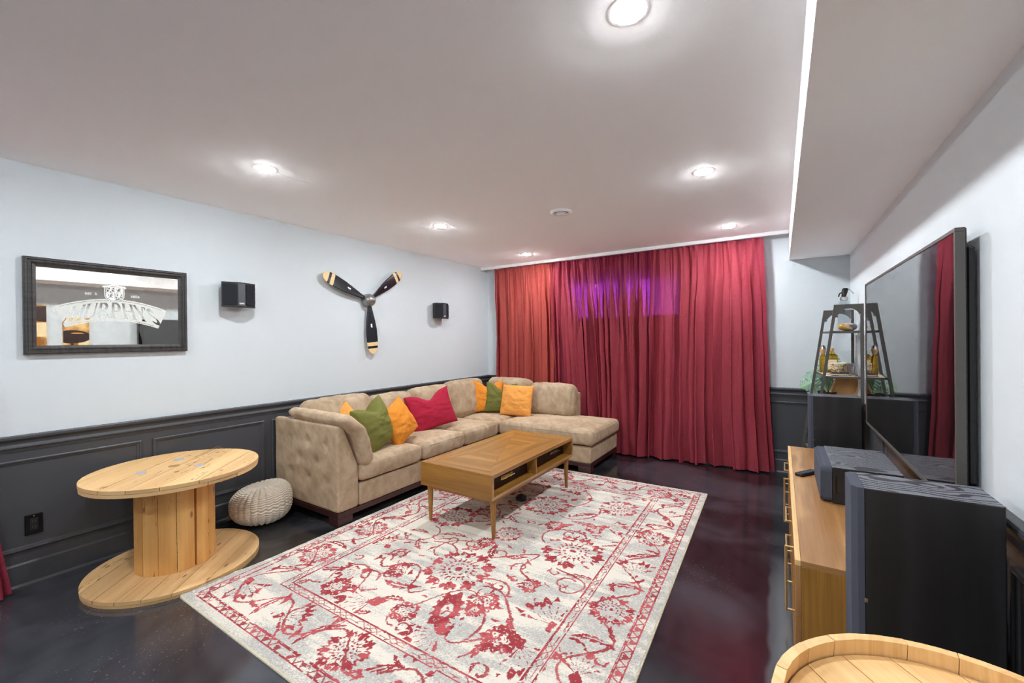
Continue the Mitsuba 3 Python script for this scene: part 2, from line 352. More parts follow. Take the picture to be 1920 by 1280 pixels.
# wainscot: sheet, chair rail, baseboard, picture-frame mouldings
def run(prof, place, a0, a1):
    """profile (z, h) swept along a wall from a0 to a1"""
    n = len(prof); V = np.array([place(a, z, h) for a in (a0, a1) for z, h in prof]); F = []
    for i in range(n - 1): F += [[i, i + 1, n + i + 1], [i, n + i + 1, n + i]]
    F += [[0, i, i + 1] for i in range(1, n - 1)] + [[n, n + i + 1, n + i] for i in range(1, n - 1)]
    return trimesh.Trimesh(V, np.array(F), process=False)
def railprof(s=1.0): return [(RAIL, 0), (RAIL, .030 * s), (RAIL - .006, .034 * s), (RAIL - .018, .034 * s), (RAIL - .026, .028 * s), (RAIL - .034, .018 * s), (RAIL - .05, .016 * s), (RAIL - .064, .022 * s), (RAIL - .07, .022 * s), (RAIL - .075, .012 * s), (RAIL - .09, .011 * s), (RAIL - .09, 0)]
BASEP = [(0, 0), (0, .026), (.018, .026), (.026, .018), (.030, .014), (.135, .014), (.145, .006), (.145, 0)]
PANP = [(0, .004), (0, .014), (.006, .018), (.012, .017), (.015, .012), (.021, .011), (.026, .009), (.028, .004)]
labels['wainscot'] = None; del labels['wainscot']
for wall, place, a0, a1, panels, rails in (
        ('wall_left', onleft, YF, YB, [(1.035 - .793 * k - .735, 1.035 - .793 * k) for k in (2, 1, 0)] + [(1.093 + .793 * k, 1.828 + .793 * k) for k in range(5)], [(YF, YB)]),
        ('wall_back', onback, XL, XR, [(-3.5, -2.6), (-2.5, -1.6), (-1.5, -.6), (-.45, .47)], [(XL, XR)]),
        ('wall_right', onright, YF, YB, [(1.79 + .85 * k, 2.56 + .85 * k) for k in range(3)] + [(1.79 - .058 - .75 - .808 * k, 1.79 - .058 - .808 * k) for k in range(5)], [(YF, 4.08), (4.86, YB)])):
    part(wall, 'wainscot', run([(0, 0), (0, .005), (RAIL - .05, .005), (RAIL - .05, 0)], place, a0, a1), 'm_wainscot', label='charcoal painted wainscot')
    for r0, r1 in rails: part(wall, 'chair_rail', run(railprof(), place, r0, r1), 'm_wainscot', label='charcoal chair rail')
    struct('baseboard_' + wall[5:], run(BASEP, place, a0, a1), 'm_wainscot', 'charcoal baseboard along the %s wall' % wall[5:])
    for p0, p1 in panels:
        part(wall, 'panel_moulding', frame_mould(p0, p1, .212, .728, PANP, place), 'm_wainscot')

# ------------------------------------------------------------------ recessed ceiling lights
LX, LY = (-2.58, -.40), (1.33, 2.86, 4.39)
names = {(0, 0): 'nearest to the framed bar mirror', (0, 1): 'above the middle of the long sofa side', (0, 2): 'next to the left end of the curtains',
         (1, 0): 'cut by the top edge of the photo', (1, 1): 'between the round vent and the soffit', (1, 2): 'in front of the right end of the curtains'}
for i, x in enumerate(LX):
    for j, y in enumerate((1.33, 2.86, 4.39, -.20, -1.73)):
        lab = 'round white recessed ceiling light, ' + names.get((i, j), 'behind the camera on the %s side' % ('left' if i == 0 else 'right') + (', first row' if j == 3 else ', second row'))
        t = thing('ceiling_light', lab, 'ceiling light', 'recessed ceiling lights')
        part(t, 'trim_ring', lathe([(.0535, 0), (.054, -.0022), (.064, -.0018), (.068, -.001), (.0695, .0)], 40, (x, y, H)), 'm_white', smooth=30)
        lens = lathe([(.0, -.0145), (.020, -.0139), (.036, -.0121), (.046, -.0088), (.0515, -.0048), (.0530, -.0004)], 32, (x, y, H))
        if lens.face_normals[:, 2].mean() > 0: lens.invert()
        part(t, 'lens', lens, 'm_white', emitter={'type': 'area', 'radiance': rgb((LAMP * .95, LAMP, LAMP * 1.03))})
# round vent
t = thing('ceiling_vent', 'round white louvred air vent on the ceiling', 'vent')
vc = (-1.495, 3.10, H)
part(t, 'flange', lathe([(.055, -.004), (.066, -.016), (.072, -.017), (.088, -.006), (.09, 0)], 48, vc), 'm_white', smooth=40)
part(t, 'louvre_ring', lathe([(.040, -.012), (.048, -.022), (.053, -.022), (.047, -.010)], 48, vc), 'm_white', smooth=40)
part(t, 'center_disc', lathe([(0, -.026), (.030, -.026), (.037, -.020), (.032, -.014), (0, -.014)], 48, vc), 'm_white', smooth=40)
part(t, 'throat', lathe([(0, -.001), (.060, -.001), (.060, -.004)], 32, vc), 'm_black')
# stray wire at the first light
k = thing('loose_wire', 'thin pale loose wire sticking out beside the ceiling light nearest the mirror', 'wire')
put(k, tube([(-2.575, 1.40, H - .004), (-2.56, 1.445, H - .010), (-2.573, 1.505, H - .013), (-2.567, 1.55, H - .012), (-2.558, 1.60, H - .009)], .0012, 5), 'm_white')

# ------------------------------------------------------------------ rug
RW, RL, RZ = 2.235, 3.07, .011
def rug_xy(s, t):
    a = s / RW; b = t / RL
    x0 = -2.735 - .010 * b; x1 = -.478 - .072 * b
    return x0 + (x1 - x0) * a, .935 + (3.995 + .018 * a - .935) * b
ns, nt = 720, 990
S, Tt = np.meshgrid(np.linspace(0, RW, ns), np.linspace(0, RL, nt), indexing='ij')
q3 = np.stack([S, Tt, S * 0], -1)
wa = np.stack([meshkit.fbm(q3 * 70, 3, 1) - .5, meshkit.fbm(q3 * 70, 3, 2) - .5], -1) * .013
Sw, Tw = S + wa[..., 0], Tt + wa[..., 1]
red = np.zeros(S.shape); cut = np.zeros(S.shape)
def win(cs, ct, R):
    i0, i1 = np.searchsorted(S[:, 0], [cs - R - .03, cs + R + .03]); j0, j1 = np.searchsorted(Tt[0], [ct - R - .03, ct + R + .03])
    sl = (slice(i0, i1), slice(j0, j1)); return sl, Sw[sl] - cs, Tw[sl] - ct
def setmax(sl, m): red[sl] = np.maximum(red[sl], m)
def flower(cs, ct, R, n=9, ph=0., hole=.56, seed=0, asp=1.0):
    sl, x, y = win(cs, ct, R); x = x / asp; r = np.hypot(x, y) / R; th = np.arctan2(y, x) + ph
    fr = np.abs(((n * th / (2 * PI)) % 1) - .5) * 2; f2 = np.abs(((3 * n * th / (2 * PI)) % 1) - .5) * 2
    nz = meshkit.fbm(q3[sl] * 22, 2, 40 + seed)
    jag = .70 + .20 * fr ** .7 + .12 * f2
    inn = hole * (1.0 + .36 * (1 - fr))
    m = (r < jag) & (r > inn) & (nz > .30)
    m &= ~((np.abs(fr - .5) < .10) & (r > .60) & (r < .78) & (nz > .45))
    m |= (np.abs(r - .40) < .035) & (np.cos(n * 2 * th) > -.35)
    m |= (r > .44) & (r < .54) & (np.cos(n * 2 * th + 1.2) > .75) & (hole > .5)
    m |= (np.abs(r - .25) < .03) & (np.cos(n * th + 1) > -.2)
    m |= (r < .10) & (nz > .35)
    red[sl] = np.where(r < hole * .9, 0, red[sl]); setmax(sl, m * 1.)
def palmette(cs, ct, R, ang, seed=0, n=7):
    R = R * .88
    sl, x, y = win(cs, ct, R); c, s_ = math.cos(ang), math.sin(ang); u, v = x * c + y * s_, -x * s_ + y * c
    r = np.hypot(u + .55 * R, v) / (1.5 * R); th = np.arctan2(v, u + .55 * R)
    fan = np.abs(th) < 1.05
    tip = .74 + .26 * np.abs(((n * .5 * th) % 1) - .5) * 2
    nz = meshkit.fbm(q3[sl] * 24, 2, 70 + seed)
    m = fan & (r < tip) & (r > .74 - .12 * np.abs(np.sin(n * th))) & (nz > .42)
    m |= fan & (r < .62) & (r > .14) & (np.abs(np.sin(n * 1.3 * th + .4)) < .26 + .25 * (nz - .5)) & (np.sin(r * 34 + seed) > -.5)
    m |= (np.abs(v) < .28 * R * (1 - np.abs(u + .75 * R) / (.42 * R))) & (nz > .3)
    m |= fan & (np.abs(th) > .88) & (r < .60) & (nz > .44)
    setmax(sl, m * 1.)
def leaf(cs, ct, L, w, ang, seed=0, lobes=5):
    L, w = L * .92, w * .85
    sl, x, y = win(cs, ct, L); c, s_ = math.cos(ang), math.sin(ang); u, v = x * c + y * s_, -x * s_ + y * c
    v = v + .25 * u * u / L * (1 if seed % 2 else -1)
    k = np.clip(u / L * .5 + .5, 0, 1)
    wid = .72 * w * np.sin(PI * k) ** .7 * (.40 + .60 * (1 - ((lobes * k + .3 * seed) % 1)) ** .8)
    m = (np.abs(v) < wid) & (np.abs(u) < L)
    m &= ~((np.abs(v) < w * .12) & (k > .25) & (k < .7) & (w > .025))
    setmax(sl, m * 1.)
vines = []
def vine(pts):
    p = np.array(pts, float); n = len(p); t = np.linspace(0, n - 1, 60 * n)
    from scipy.interpolate import CubicSpline
    q = CubicSpline(np.arange(n), p)(t); vines.append(q)
def curl(cs, ct, R, a0, turns, sg=1):
    t = np.linspace(0, 1, 90); a = a0 + sg * t * turns * 2 * PI; r = R * (1 - .75 * t)
    vines.append(np.stack([cs + r * np.cos(a), ct + r * np.sin(a)], 1))
# field
FLW = [(1.113, .995, .225, 10), (1.612, 1.533, .215, 9), (1.119, 1.526, .115, 13), (1.12, 2.13, .21, 10), (.60, 1.56, .19, 9), (.62, 2.30, .2, 9), (1.66, 2.36, .17, 9), (1.15, 2.62, .16, 11)]
for i, (a, b, R, n) in enumerate(FLW): flower(a, b, R, n, i * .7, seed=i)
PAL = [(1.76, .913, .17, 2.2), (.848, .461, .17, -2.5), (1.347, .455, .15, -2.0), (1.80, .60, .15, -.7), (.589, .64, .12, -2.4), (1.748, 2.0, .13, .3), (.47, 1.0, .1, 2.6), (1.3, 2.42, .12, 1.2), (.5, 2.0, .12, -1.0), (.9, 2.6, .13, 2.0), (1.7, 2.66, .12, 1.0)]
for i, (a, b, R, g) in enumerate(PAL): palmette(a, b, R, g, i)
for i, (a, b, L, w, g) in enumerate([(1.055, 1.252, .11, .05, .9), (1.161, 1.271, .10, .05, 1.9), (.457, .60, .13, .045, .6), (.432, .426, .055, .04, 1.2), (.937, .69, .13, .055, .25), (1.0, .60, .075, .04, .3), (.674, 1.09, .09, .035, -.8), (.80, 1.33, .12, .04, .3), (1.55, 1.06, .07, .035, .8), (1.77, 1.30, .11, .03, .1), (1.65, .70, .10, .05, 1.9), (1.60, .56, .09, .05, 1.3), (1.34, 1.28, .08, .035, .5), (1.40, 1.84, .09, .05, 1.0), (1.5, 1.95, .09, .04, .2), (.75, 1.9, .1, .045, .9), (.85, 2.0, .09, .04, -.5), (1.45, 2.1, .1, .045, .7), (.75, 2.5, .1, .04, .1), (1.4, 2.7, .1, .04, .4), (.5, 2.7, .1, .04, 1.1), (.55, 1.25, .09, .035, .2), (1.02, 1.75, .09, .04, -.6), (1.9, 1.75 + .3, .06, .03, 1.4), (.95, .30 + .13, .05, .03, .4)]): leaf(a, b, L, w, g, i)
for i, (a, b, R, n) in enumerate([(1.123, .545, .085, 6), (.82, .81, .09, 6), (1.419, .815, .10, 6), (1.641, .634, .10, 5), (1.56, 1.07, .07, 5), (1.055, 1.35, .07, 6), (1.346, 1.815, .08, 6), (1.42, .74, .06, 6), (.68, .94, .05, 7), (.64, .50, .09, 6), (.75, 1.75, .08, 6), (1.62, 1.9, .07, 6)]): flower(a, b, R, n, i, .40, 20 + i)
sl, x, y = win(1.299, .67, .16); r = np.hypot(x * 1.0 + y * .25, (y) * .55); setmax(sl, ((r < .075 + .01 * np.cos(np.arctan2(y, x) * 11)) & (r > .030)) | (r < .012) & (np.sin(y * 90) > 0))
for v_ in [[(1.113, .78), (1.0, .70), (.93, .86), (.80, .88), (.70, .78), (.62, .88), (.67, 1.0)], [(.47, .46), (.53, .52), (.50, .62), (.56, .72), (.68, .70), (.74, .58), (.85, .60)], [(1.12, .60), (1.18, .72), (1.30, .86), (1.45, .78), (1.52, .66), (1.50, .52)], [(1.55, .45), (1.60, .55), (1.64, .72), (1.58, .82), (1.48, .92), (1.34, .93)],
           [(1.2, 1.2), (1.32, 1.30), (1.45, 1.38), (1.42, 1.22), (1.52, 1.12), (1.60, 1.02)], [(1.61, 1.3), (1.72, 1.28), (1.82, 1.22), (1.78, 1.12), (1.70, 1.16)], [(1.4, 1.55), (1.34, 1.68), (1.42, 1.78), (1.55, 1.80), (1.62, 1.74)], [(.9, 1.05), (.82, 1.12), (.86, 1.25), (1.0, 1.32), (1.10, 1.38)], [(.6, 1.36), (.7, 1.24), (.62, 1.12), (.5, 1.16)], [(.8, 1.58), (.9, 1.7), (.84, 1.84), (.7, 1.86)], [(1.3, 2.0), (1.45, 2.0), (1.55, 2.14), (1.5, 2.3)], [(.85, 2.2), (.95, 2.35), (.88, 2.5), (.72, 2.56)], [(1.32, 2.2), (1.4, 2.4), (1.3, 2.55)], [(1.75, 1.7), (1.85, 1.8), (1.8, 1.92)], [(.42, 1.75), (.5, 1.85), (.45, 1.95)], [(1.0, 1.1), (.9, 1.2), (.75, 1.18)], [(1.28, .98), (1.38, 1.02), (1.46, 1.0), (1.5, .92)], [(1.62, .62), (1.54, .56), (1.45, .5), (1.40, .62)]]: vine(v_)
for c_ in [(.70, .66, .08, 0, .8, 1), (1.36, .90, .07, 2, .8, -1), (1.72, 1.18, .07, 1, .8, 1), (1.5, 1.75, .07, 0, .9, -1), (.52, 1.12, .06, 3, .8, 1), (1.0, 1.28, .06, 2, .7, 1), (.85, 1.72, .07, 1, .8, 1), (1.42, 1.2, .06, 4, .8, -1), (.62, .86, .06, 0, .8, 1), (1.2, .40 + .05, .05, 0, .8, 1)]: curl(*c_)
# scattered sprigs
occupied = [(a, b, R) for a, b, R, *_ in FLW] + [(a, b, R) for a, b, R, _ in PAL]
k_ = 0
for _ in range(500):
    a, b = rng.uniform(.42, 1.82), rng.uniform(.42, 2.66)
    if all(math.hypot(a - o[0], b - o[1]) > o[2] * .95 + .05 for o in occupied):
        L = rng.uniform(.018, .045); leaf(a, b, L, L * rng.uniform(.3, .6), rng.uniform(0, 6.3), k_, rng.integers(2, 5)); occupied.append((a, b, .045)); k_ += 1
        if rng.random() < .35: curl(a + .04, b, rng.uniform(.03, .06), rng.uniform(0, 6), .7, rng.choice([-1, 1]))
# border
def border(along, L, n0):
    pass
bw0, bw1 = .105, .340
mid = .222
def bpos(side, d): return {'l': (mid, d), 'r': (RW - mid, d), 'n': (d, mid), 'f': (d, RL - mid)}[side]
BORD = [('n', .233, 'p', .13, -.6), ('n', .47, 'l', 0, .35), ('n', .68, 'p', .125, .3), ('n', .87, 'l', 0, .5), ('n', 1.10, 'f', .13, 0), ('n', 1.30, 'l', 0, .9), ('n', 1.52, 'p', .125, .2), ('n', 1.74, 'l', 0, .5), ('n', 2.0, 'p', .13, -2.4)]
for s_ in 'lr':
    seq = [(.46, 'l'), (.69, 'p'), (.86, 'l'), (1.10, 'f'), (1.34, 'l'), (1.55, 'p'), (1.72, 'l'), (1.975, 'f'), (2.2, 'l'), (2.43, 'p'), (2.63, 'l'), (2.85, 'p')]
    if s_ == 'l': seq = [(.47, 'l'), (.66, 'f'), (.82, 'l'), (1.085, 'f'), (1.3, 'l'), (1.52, 'p'), (1.75, 'l'), (1.97, 'f'), (2.2, 'l'), (2.43, 'p'), (2.63, 'l'), (2.85, 'p')]
    BORD += [(s_, d, k, .125, 1.7 if i % 2 else -1.4) for i, (d, k) in enumerate(seq)]
BORD += [('f', .46 + .235 * i, 'plfl'[i % 4], .12, i * 1.7) for i in range(7)]
for i, (s_, d, k, R, g) in enumerate(BORD):
    a, b = bpos(s_, d)
    if k == 'p': palmette(a, b, R, g, 100 + i, 8)
    elif k == 'f': flower(a, b, R, 9, i, .52, 120 + i)
    else: leaf(a, b, .115, .038, (0.3 if s_ in 'lr' else 1.2) + .3 * math.sin(i), i, 5); leaf(a + .05, b + .07, .06, .025, 1 + i, i + 1, 3); leaf(a - .06, b - .05, .05, .025, 2 + i, i, 3)
for s_ in 'lrnf':
    LL = RL if s_ in 'lr' else RW
    d = np.linspace(.15, LL - .15, 500); o = .082 * np.sin(d * 2 * PI / .46 + (.6 if s_ in 'ln' else 2.2))
    P = np.array([bpos(s_, x) for x in d]); P[:, 0 if s_ in 'lr' else 1] += o; vines.append(P)
# vines to pixels
P = np.vstack([np.stack([np.interp(np.linspace(0, 1, int(np.hypot(*np.diff(v, axis=0).T).sum() / .002) + 2), np.linspace(0, 1, len(v)), v[:, c]) for c in (0, 1)], 1) for v in vines])
dist, _ = cKDTree(P).query(np.stack([Sw.ravel(), Tw.ravel()], 1), distance_upper_bound=.02)
dist = dist.reshape(S.shape)
thick = .0035 + .005 * meshkit.noise(q3 * 7, 5)
red = np.maximum(red, (dist < thick) * .95)
# guards
D = np.minimum(np.minimum(S, RW - S), np.minimum(Tt, RL - Tt)) + (wa[..., 0] * .25)
along = np.where(np.minimum(S, RW - S) < np.minimum(Tt, RL - Tt), Tt, S)
red = np.where((D > .345) & (D < .405), 0, red); red = np.where(D < .098, 0, red)
lines = (np.abs(D - .350) < .0035) | (np.abs(D - .394) < .0055) | (np.abs(D - .366) < .0022) * (np.sin(along * 60) > -.2) | (np.abs(D - .093) < .0035) | (np.abs(D - .052) < .004) | (np.abs(D - .1) < .002)
zig = np.abs(((along / .05) % 1) - .5) * 2
chain1 = ((np.abs(D - (.372 + .014 * np.sin(along * 2 * PI / .09))) < .0025) | (np.abs(D - (.372 - .014 * np.sin(along * 2 * PI / .09))) < .0025)) & (np.sin(along * 31) > -.7) & (D > .351) & (D < .394)
chain0 = ((np.abs(D - (.056 + .034 * zig)) < .006) | ((np.sin(along * 2 * PI / .10) > .72) & (np.abs(D - .072) < .012))) & (D > .052) & (D < .093)
brk = meshkit.fbm(q3 * 9, 3, 31) > .34
red = np.maximum(red, (lines & (meshkit.fbm(q3 * 50, 2, 33) > .20)) * 1.); red = np.maximum(red, ((chain0 | chain1) & brk) * .95)
# distress and colour
dn = meshkit.fbm(q3 * np.array([8, 16, 1]), 4, 51); sp = rng.random(S.shape)
fine = meshkit.fbm(q3 * 130, 2, 52)
red = red * np.where((fine > .80) | (dn < .24), 0, 1)
streak = meshkit.fbm(q3 * np.array([2.2, 30, 1]), 3, 61); blotch = meshkit.fbm(q3 * 5, 3, 62)
grey = sm(.34, .60, streak * .5 + blotch * .5)
g2 = np.where(sp < grey * .85, 1., 0.) * (.6 + .4 * fine)
g2 = .55 * g2 + .45 * np.roll(g2, 1, 0)
cream = np.array(lin(214, 207, 194)); gr = np.array(lin(158, 157, 155)); r0 = np.array(lin(142, 38, 48)); r1 = np.array(lin(176, 80, 84))
col = cream + (gr - cream) * g2[..., None] * .95
rt_ = sm(.42, .62, meshkit.fbm(q3 * 16, 3, 71)) * .8 + .2 * sp
rc = r0 + (r1 - r0) * rt_[..., None]
col = col + (rc - col) * (red * .97)[..., None]
eb = D < .009
col = np.where(eb[..., None], np.array(lin(212, 203, 180)), col)
col = np.where((D >= .009)[..., None] & (D < .045)[..., None] & (sp < .5)[..., None], col * .55 + gr * .45, col)
X, Y = rug_xy(S, Tt)
Z = RZ + red * .0012 + .0008 * fine; Z = np.where(D < .006, RZ - .004, Z)
# where the rug meets the wooden spool it is pushed up against it
SPX, SPY, SPR = -3.152, 1.070, .434
dd = np.hypot(X - SPX, Y - SPY); pen = SPR + .006 - dd
f_ = np.where(dd < SPR + .006, (SPR + .006) / np.maximum(dd, 1e-6), 1); X, Y = SPX + (X - SPX) * f_, SPY + (Y - SPY) * f_
Z = Z + np.clip(pen, 0, .045) + .012 * np.exp(-np.clip(-pen, 0, 1) / .02) * (pen <= 0)
Pr = np.stack([X, Y, Z], -1).reshape(-1, 3)
i, j = np.meshgrid(np.arange(ns - 1), np.arange(nt - 1), indexing='ij'); a = (i * nt + j).ravel()
Fr = np.vstack([np.stack([a, a + nt, a + nt + 1], 1), np.stack([a, a + nt + 1, a + 1], 1)])
ed = np.concatenate([np.arange(nt) , np.arange(1, ns) * nt + nt - 1, (ns - 1) * nt + np.arange(nt - 2, -1, -1), np.arange(ns - 2, 0, -1) * nt])
Pb = Pr[ed].copy(); Pb[:, 2] = .0005; nb = len(Pr); m_ = len(ed)
Fs = np.vstack([[[ed[k], ed[(k + 1) % m_], nb + (k + 1) % m_], [ed[k], nb + (k + 1) % m_, nb + k]] for k in range(m_)])
mat('m_rug', (.5, .5, .5), .95, .1); scene['m_rug']['bsdf']['base_color'] = {'type': 'mesh_attribute', 'name': 'vertex_color'}
k = thing('area_rug', 'large cream and grey rug with distressed red flowers under the coffee table', 'rug')
put(k, trimesh.Trimesh(np.vstack([Pr, Pb]), np.vstack([Fr, Fs]), process=False), 'm_rug', smooth=True, color=np.vstack([col.reshape(-1, 3), np.tile(cream, (m_, 1))]))

# ------------------------------------------------------------------ curtains and their track
k = thing('curtain_track', 'white ceiling-mounted curtain track along the back wall above the red curtains', 'curtain track')
part(k, 'rail', cat([bx(XL + .003, XB - .003, 4.848, 4.853, H - .036, H - .0005, .001), bx(XL + .003, XB - .003, 4.853, 4.872, H - .012, H - .0005, .001), bx(XL + .003, XB - .003, 4.868, 4.873, H - .036, H - .0005, .001)]), 'm_white')
for i in range(3): part(k, 'joint_cap', bx(XL + .004 + i * 1.83, XL + .026 + i * 1.83, 4.8465, 4.8745, H - .038, H - .0003, .001), 'm_white')
def curtain(label, xt0, xt1, xb0, xb1, nf, seed, amp, m, y0=4.903, y1=4.932, ztop=2.378, zbot=.008, hard=.85, irr=1.0, ov=.7, nu=340, nv=130, flare=None, axis='x'):
    r = np.random.default_rng(seed)
    ph = np.cumsum(r.uniform(.45, 1.55, 64) * irr + (1 - irr)); ph /= ph[-1]
    av = r.uniform(.55, 1.25, 65)
    def fn(u, v):
        # v: 0 top, 1 bottom
        w = u + .012 * np.sin(v * 5 + seed) * np.sin(u * PI) + .02 * v * np.sin(u * 7 + seed) * np.sin(u * PI)
        p = np.interp(w, np.linspace(0, 1, 65), np.r_[0, ph]) * nf * 2 * PI
        aa = np.interp(w, np.linspace(0, 1, 65), av)
        A = amp * aa * (.42 + .58 * sm(0, .35, v)) * (1 + .25 * sm(.7, 1, v))
        n = meshkit.fbm(np.stack([u * nf * 1.1 + seed, v * 1.6, u * 0], -1), 3, seed) - .5
        n2 = meshkit.fbm(np.stack([u * nf * 2.2 + seed, v * 11 + u * 9, u * 0], -1), 3, seed + 4) - .5
        s = np.sin(p + n * 3.6 + .9 * np.sin(v * 2.4 + u * 23 + seed))
        y = A * (np.sign(s) * np.abs(s) ** hard) + n * amp * .8 + n2 * .010 + (.36) * A * np.sin(2.7 * p + 1.3 + n * 4) * sm(.0, .05, v)
        pin = np.exp(-v / .035) * amp * .35 * np.cos(p * 3.0 + seed)
        x = (xt0 + (xt1 - xt0) * u) * (1 - v) + (xb0 + (xb1 - xb0) * u) * v
        x = x + ov * A * np.sin(2 * p + .6) * sm(.02, .25, v) * np.sin(np.clip(u, 0, 1) * PI) ** .3 + n2 * .012
        if flare is not None: x = x + flare(u, v)
        yy = y0 + (y1 - y0) * v + y + pin
        z = ztop + (zbot - ztop) * v - .012 * np.abs(np.sin(p * .5)) * np.exp(-v / .02) + .012 * n * sm(.8, 1, v) + .010 * np.abs(np.sin(p * .5 + 1)) * sm(.9, 1, v)
        return np.stack([x, yy, z], -1) if axis == 'x' else np.stack([yy, x, z], -1)
    g, _, _ = grid(nu, nv, fn)
    k = thing('curtain', label, 'curtain', 'floor-length red curtains')
    put(k, g, m, smooth=True)
    return k
curtain('orange-red curtain panel at the far left, behind the corner of the sofa', -3.425, -2.500, -3.42, -2.48, 7, 3, .042, 'm_curtain_warm')
curtain('narrow crimson curtain panel with purple daylight, second from the left', -2.515, -1.93, -2.49, -1.80, 5, 8, .048, 'm_curtain', ov=.95)
curtain('closely pleated dark crimson curtain panel with purple glow, third from the left', -1.925, -1.225, -1.86, -1.28, 8, 14, .048, 'm_curtain', nu=420, ov=.9)
curtain('wide nearly flat crimson curtain panel at the right, reaching the floor', -1.245, -.140, -1.275, -.072, 6.5, 23, .042, 'm_curtain_wide', y0=4.900, y1=4.93, hard=.9, flare=lambda u, v: .02 * sm(.75, 1, v) * (u - .5))
curtain('red curtain edge at the left border of the photo beside the black outlet', -.75, .22, -.70, .395, 9, 31, .022, 'm_curtain', y0=XL + .06, y1=XL + .075, ztop=2.30, axis='y', nu=240, flare=lambda u, v: .06 * sm(.55, 1, v) * u - .05 * u * (1 - sm(0, .8, v)))
k = thing('curtain_rod', 'black curtain rod on the left wall outside the frame', 'curtain rod')
part(k, 'rod', tube([(XL + .06, -.8, 2.315), (XL + .06, .36, 2.315)], .011, 12), 'm_black')
for y in (-.72, .33): part(k, 'bracket', bx(XL, XL + .06, y - .012, y + .012, 2.300, 2.33, .003), 'm_black')

# ------------------------------------------------------------------ wall items: framed mirror, speakers, propeller, outlet
t = thing('bar_mirror', 'black framed bar mirror with frosted brewery lettering and crest on the left wall', 'mirror')
FP = [(0, .0005), (0, .030), (.006, .036), (.014, .036), (.018, .030), (.024, .030), (.030, .034), (.036, .026), (.050, .022), (.050, .003)]
part(t, 'frame', frame_mould(.517, 1.292, 1.318, 1.876, FP, onleft), 'm_frame')
MA0, MA1, MB0, MB1 = .566, 1.243, 1.367, 1.827
TILT = math.radians(1.6)
def onglass(a, b, h):
    d = a - MA0
    return (XL + .003 + d * math.sin(TILT) * .9 + h, a - h * math.sin(TILT), b)
def glassplane(poly, h0, h1):
    gs = poly.geoms if hasattr(poly, 'geoms') else [poly]
    m = cat([trimesh.creation.extrude_polygon(g, h1 - h0, engine='earcut') for g in gs if g.area > 1e-8])
    v = m.vertices; d = v[:, 0] - MA0
    h = v[:, 2] + h0
    m.vertices = np.stack([XL + .003 + d * math.sin(TILT) * .9 + h, v[:, 0] - h * math.sin(TILT), v[:, 1]], 1); return m
part(t, 'mirror_glass', trimesh.Trimesh([onglass(MA0, MB0, .0), onglass(MA1, MB0, 0), onglass(MA1, MB1, 0), onglass(MA0, MB1, 0)], [[0, 1, 2], [0, 2, 3]], process=False), 'm_mirror', label='mirror glass')
part(t, 'backing', bx(XL + .0005, XL + .0025, .53, 1.28, 1.33, 1.865), 'm_black')
# frosted banner with the letters left clear; letters drawn as tapered strokes in a unit box
def stroke(p0, p1, w0, w1):
    p0, p1 = np.array(p0, float), np.array(p1, float); d = (p1 - p0) / np.linalg.norm(p1 - p0); n = np.array([-d[1], d[0]])
    return Polygon([p0 + n * w0 / 2, p1 + n * w1 / 2, p1 - n * w1 / 2, p0 - n * w0 / 2])
def arcband(cx, cy, rx, ry, a0, a1, w0, w1, n=22):
    a = np.radians(np.linspace(a0, a1, n)); w = w0 + (w1 - w0) * np.sin(np.linspace(0, PI, n))
    o = [(cx + (rx + w_ / 2) * math.cos(q), cy + (ry + w_ / 2) * math.sin(q)) for q, w_ in zip(a, w)]
    i_ = [(cx + (rx - w_ / 2) * math.cos(q), cy + (ry - w_ / 2) * math.sin(q)) for q, w_ in zip(a, w)]
    return Polygon(o + i_[::-1]).buffer(0)
def serif(x, y, w=.2): return sbox(x - w / 2, y - .02, x + w / 2, y + .02)
LET = {
 'M': (1.05, [stroke((.10, 0), (.18, 1), .07, .10), stroke((.17, 1), (.52, .05), .20, .15), stroke((.52, .05), (.86, 1), .07, .08), stroke((.86, 1), (.94, 0), .20, .18), serif(.10, .02), serif(.94, .02, .28), serif(.86, .98, .22), serif(.16, .98, .18)]),
 'U': (.86, [stroke((.16, 1), (.16, .3), .19, .17), stroke((.70, 1), (.70, .3), .10, .10), arcband(.43, .32, .27, .27, 180, 360, .12, .16), serif(.16, .98, .30), serif(.70, .98, .2)]),
 'R': (.86, [stroke((.16, 0), (.16, 1), .18, .18), arcband(.34, .73, .25, .22, -95, 95, .08, .19), sbox(.16, .92, .36, .99), sbox(.16, .46, .36, .53), stroke((.38, .5), (.74, -.06), .17, .22), serif(.16, .02, .3)]),
 'P': (.76, [stroke((.16, 0), (.16, 1), .18, .18), arcband(.34, .70, .25, .25, -95, 95, .08, .19), sbox(.16, .92, .36, .99), sbox(.16, .41, .36, .48), serif(.16, .02, .32)]),
 'H': (.92, [stroke((.16, 0), (.16, 1), .18, .18), stroke((.74, 0), (.74, 1), .18, .18), sbox(.16, .46, .74, .55), serif(.16, .02, .3), serif(.74, .02, .3), serif(.16, .98, .3), serif(.74, .98, .3)]),
 'Y': (.82, [stroke((.08, 1), (.42, .42), .18, .16), stroke((.74, 1), (.44, .42), .09, .12), stroke((.42, 0), (.42, .48), .18, .17), serif(.42, .02, .3), serif(.1, .98, .26), serif(.74, .98, .18)]),
 "'": (.16, [stroke((.10, 1.02), (.03, .80), .13, .05)]),
 'S': (.62, [arcband(.31, .735, .20, .215, 25, 270, .11, .17), arcband(.31, .265, .22, .225, -155, 90, .11, .19)]),
}
word, x = [], 0.
for ch in "MURPHY'S":
    w, ps = LET[ch]; word.append(affinity.translate(union_all(ps), x, 0)); x += w
word = union_all(word); WTOT = x
CA, HALF = .906, .275
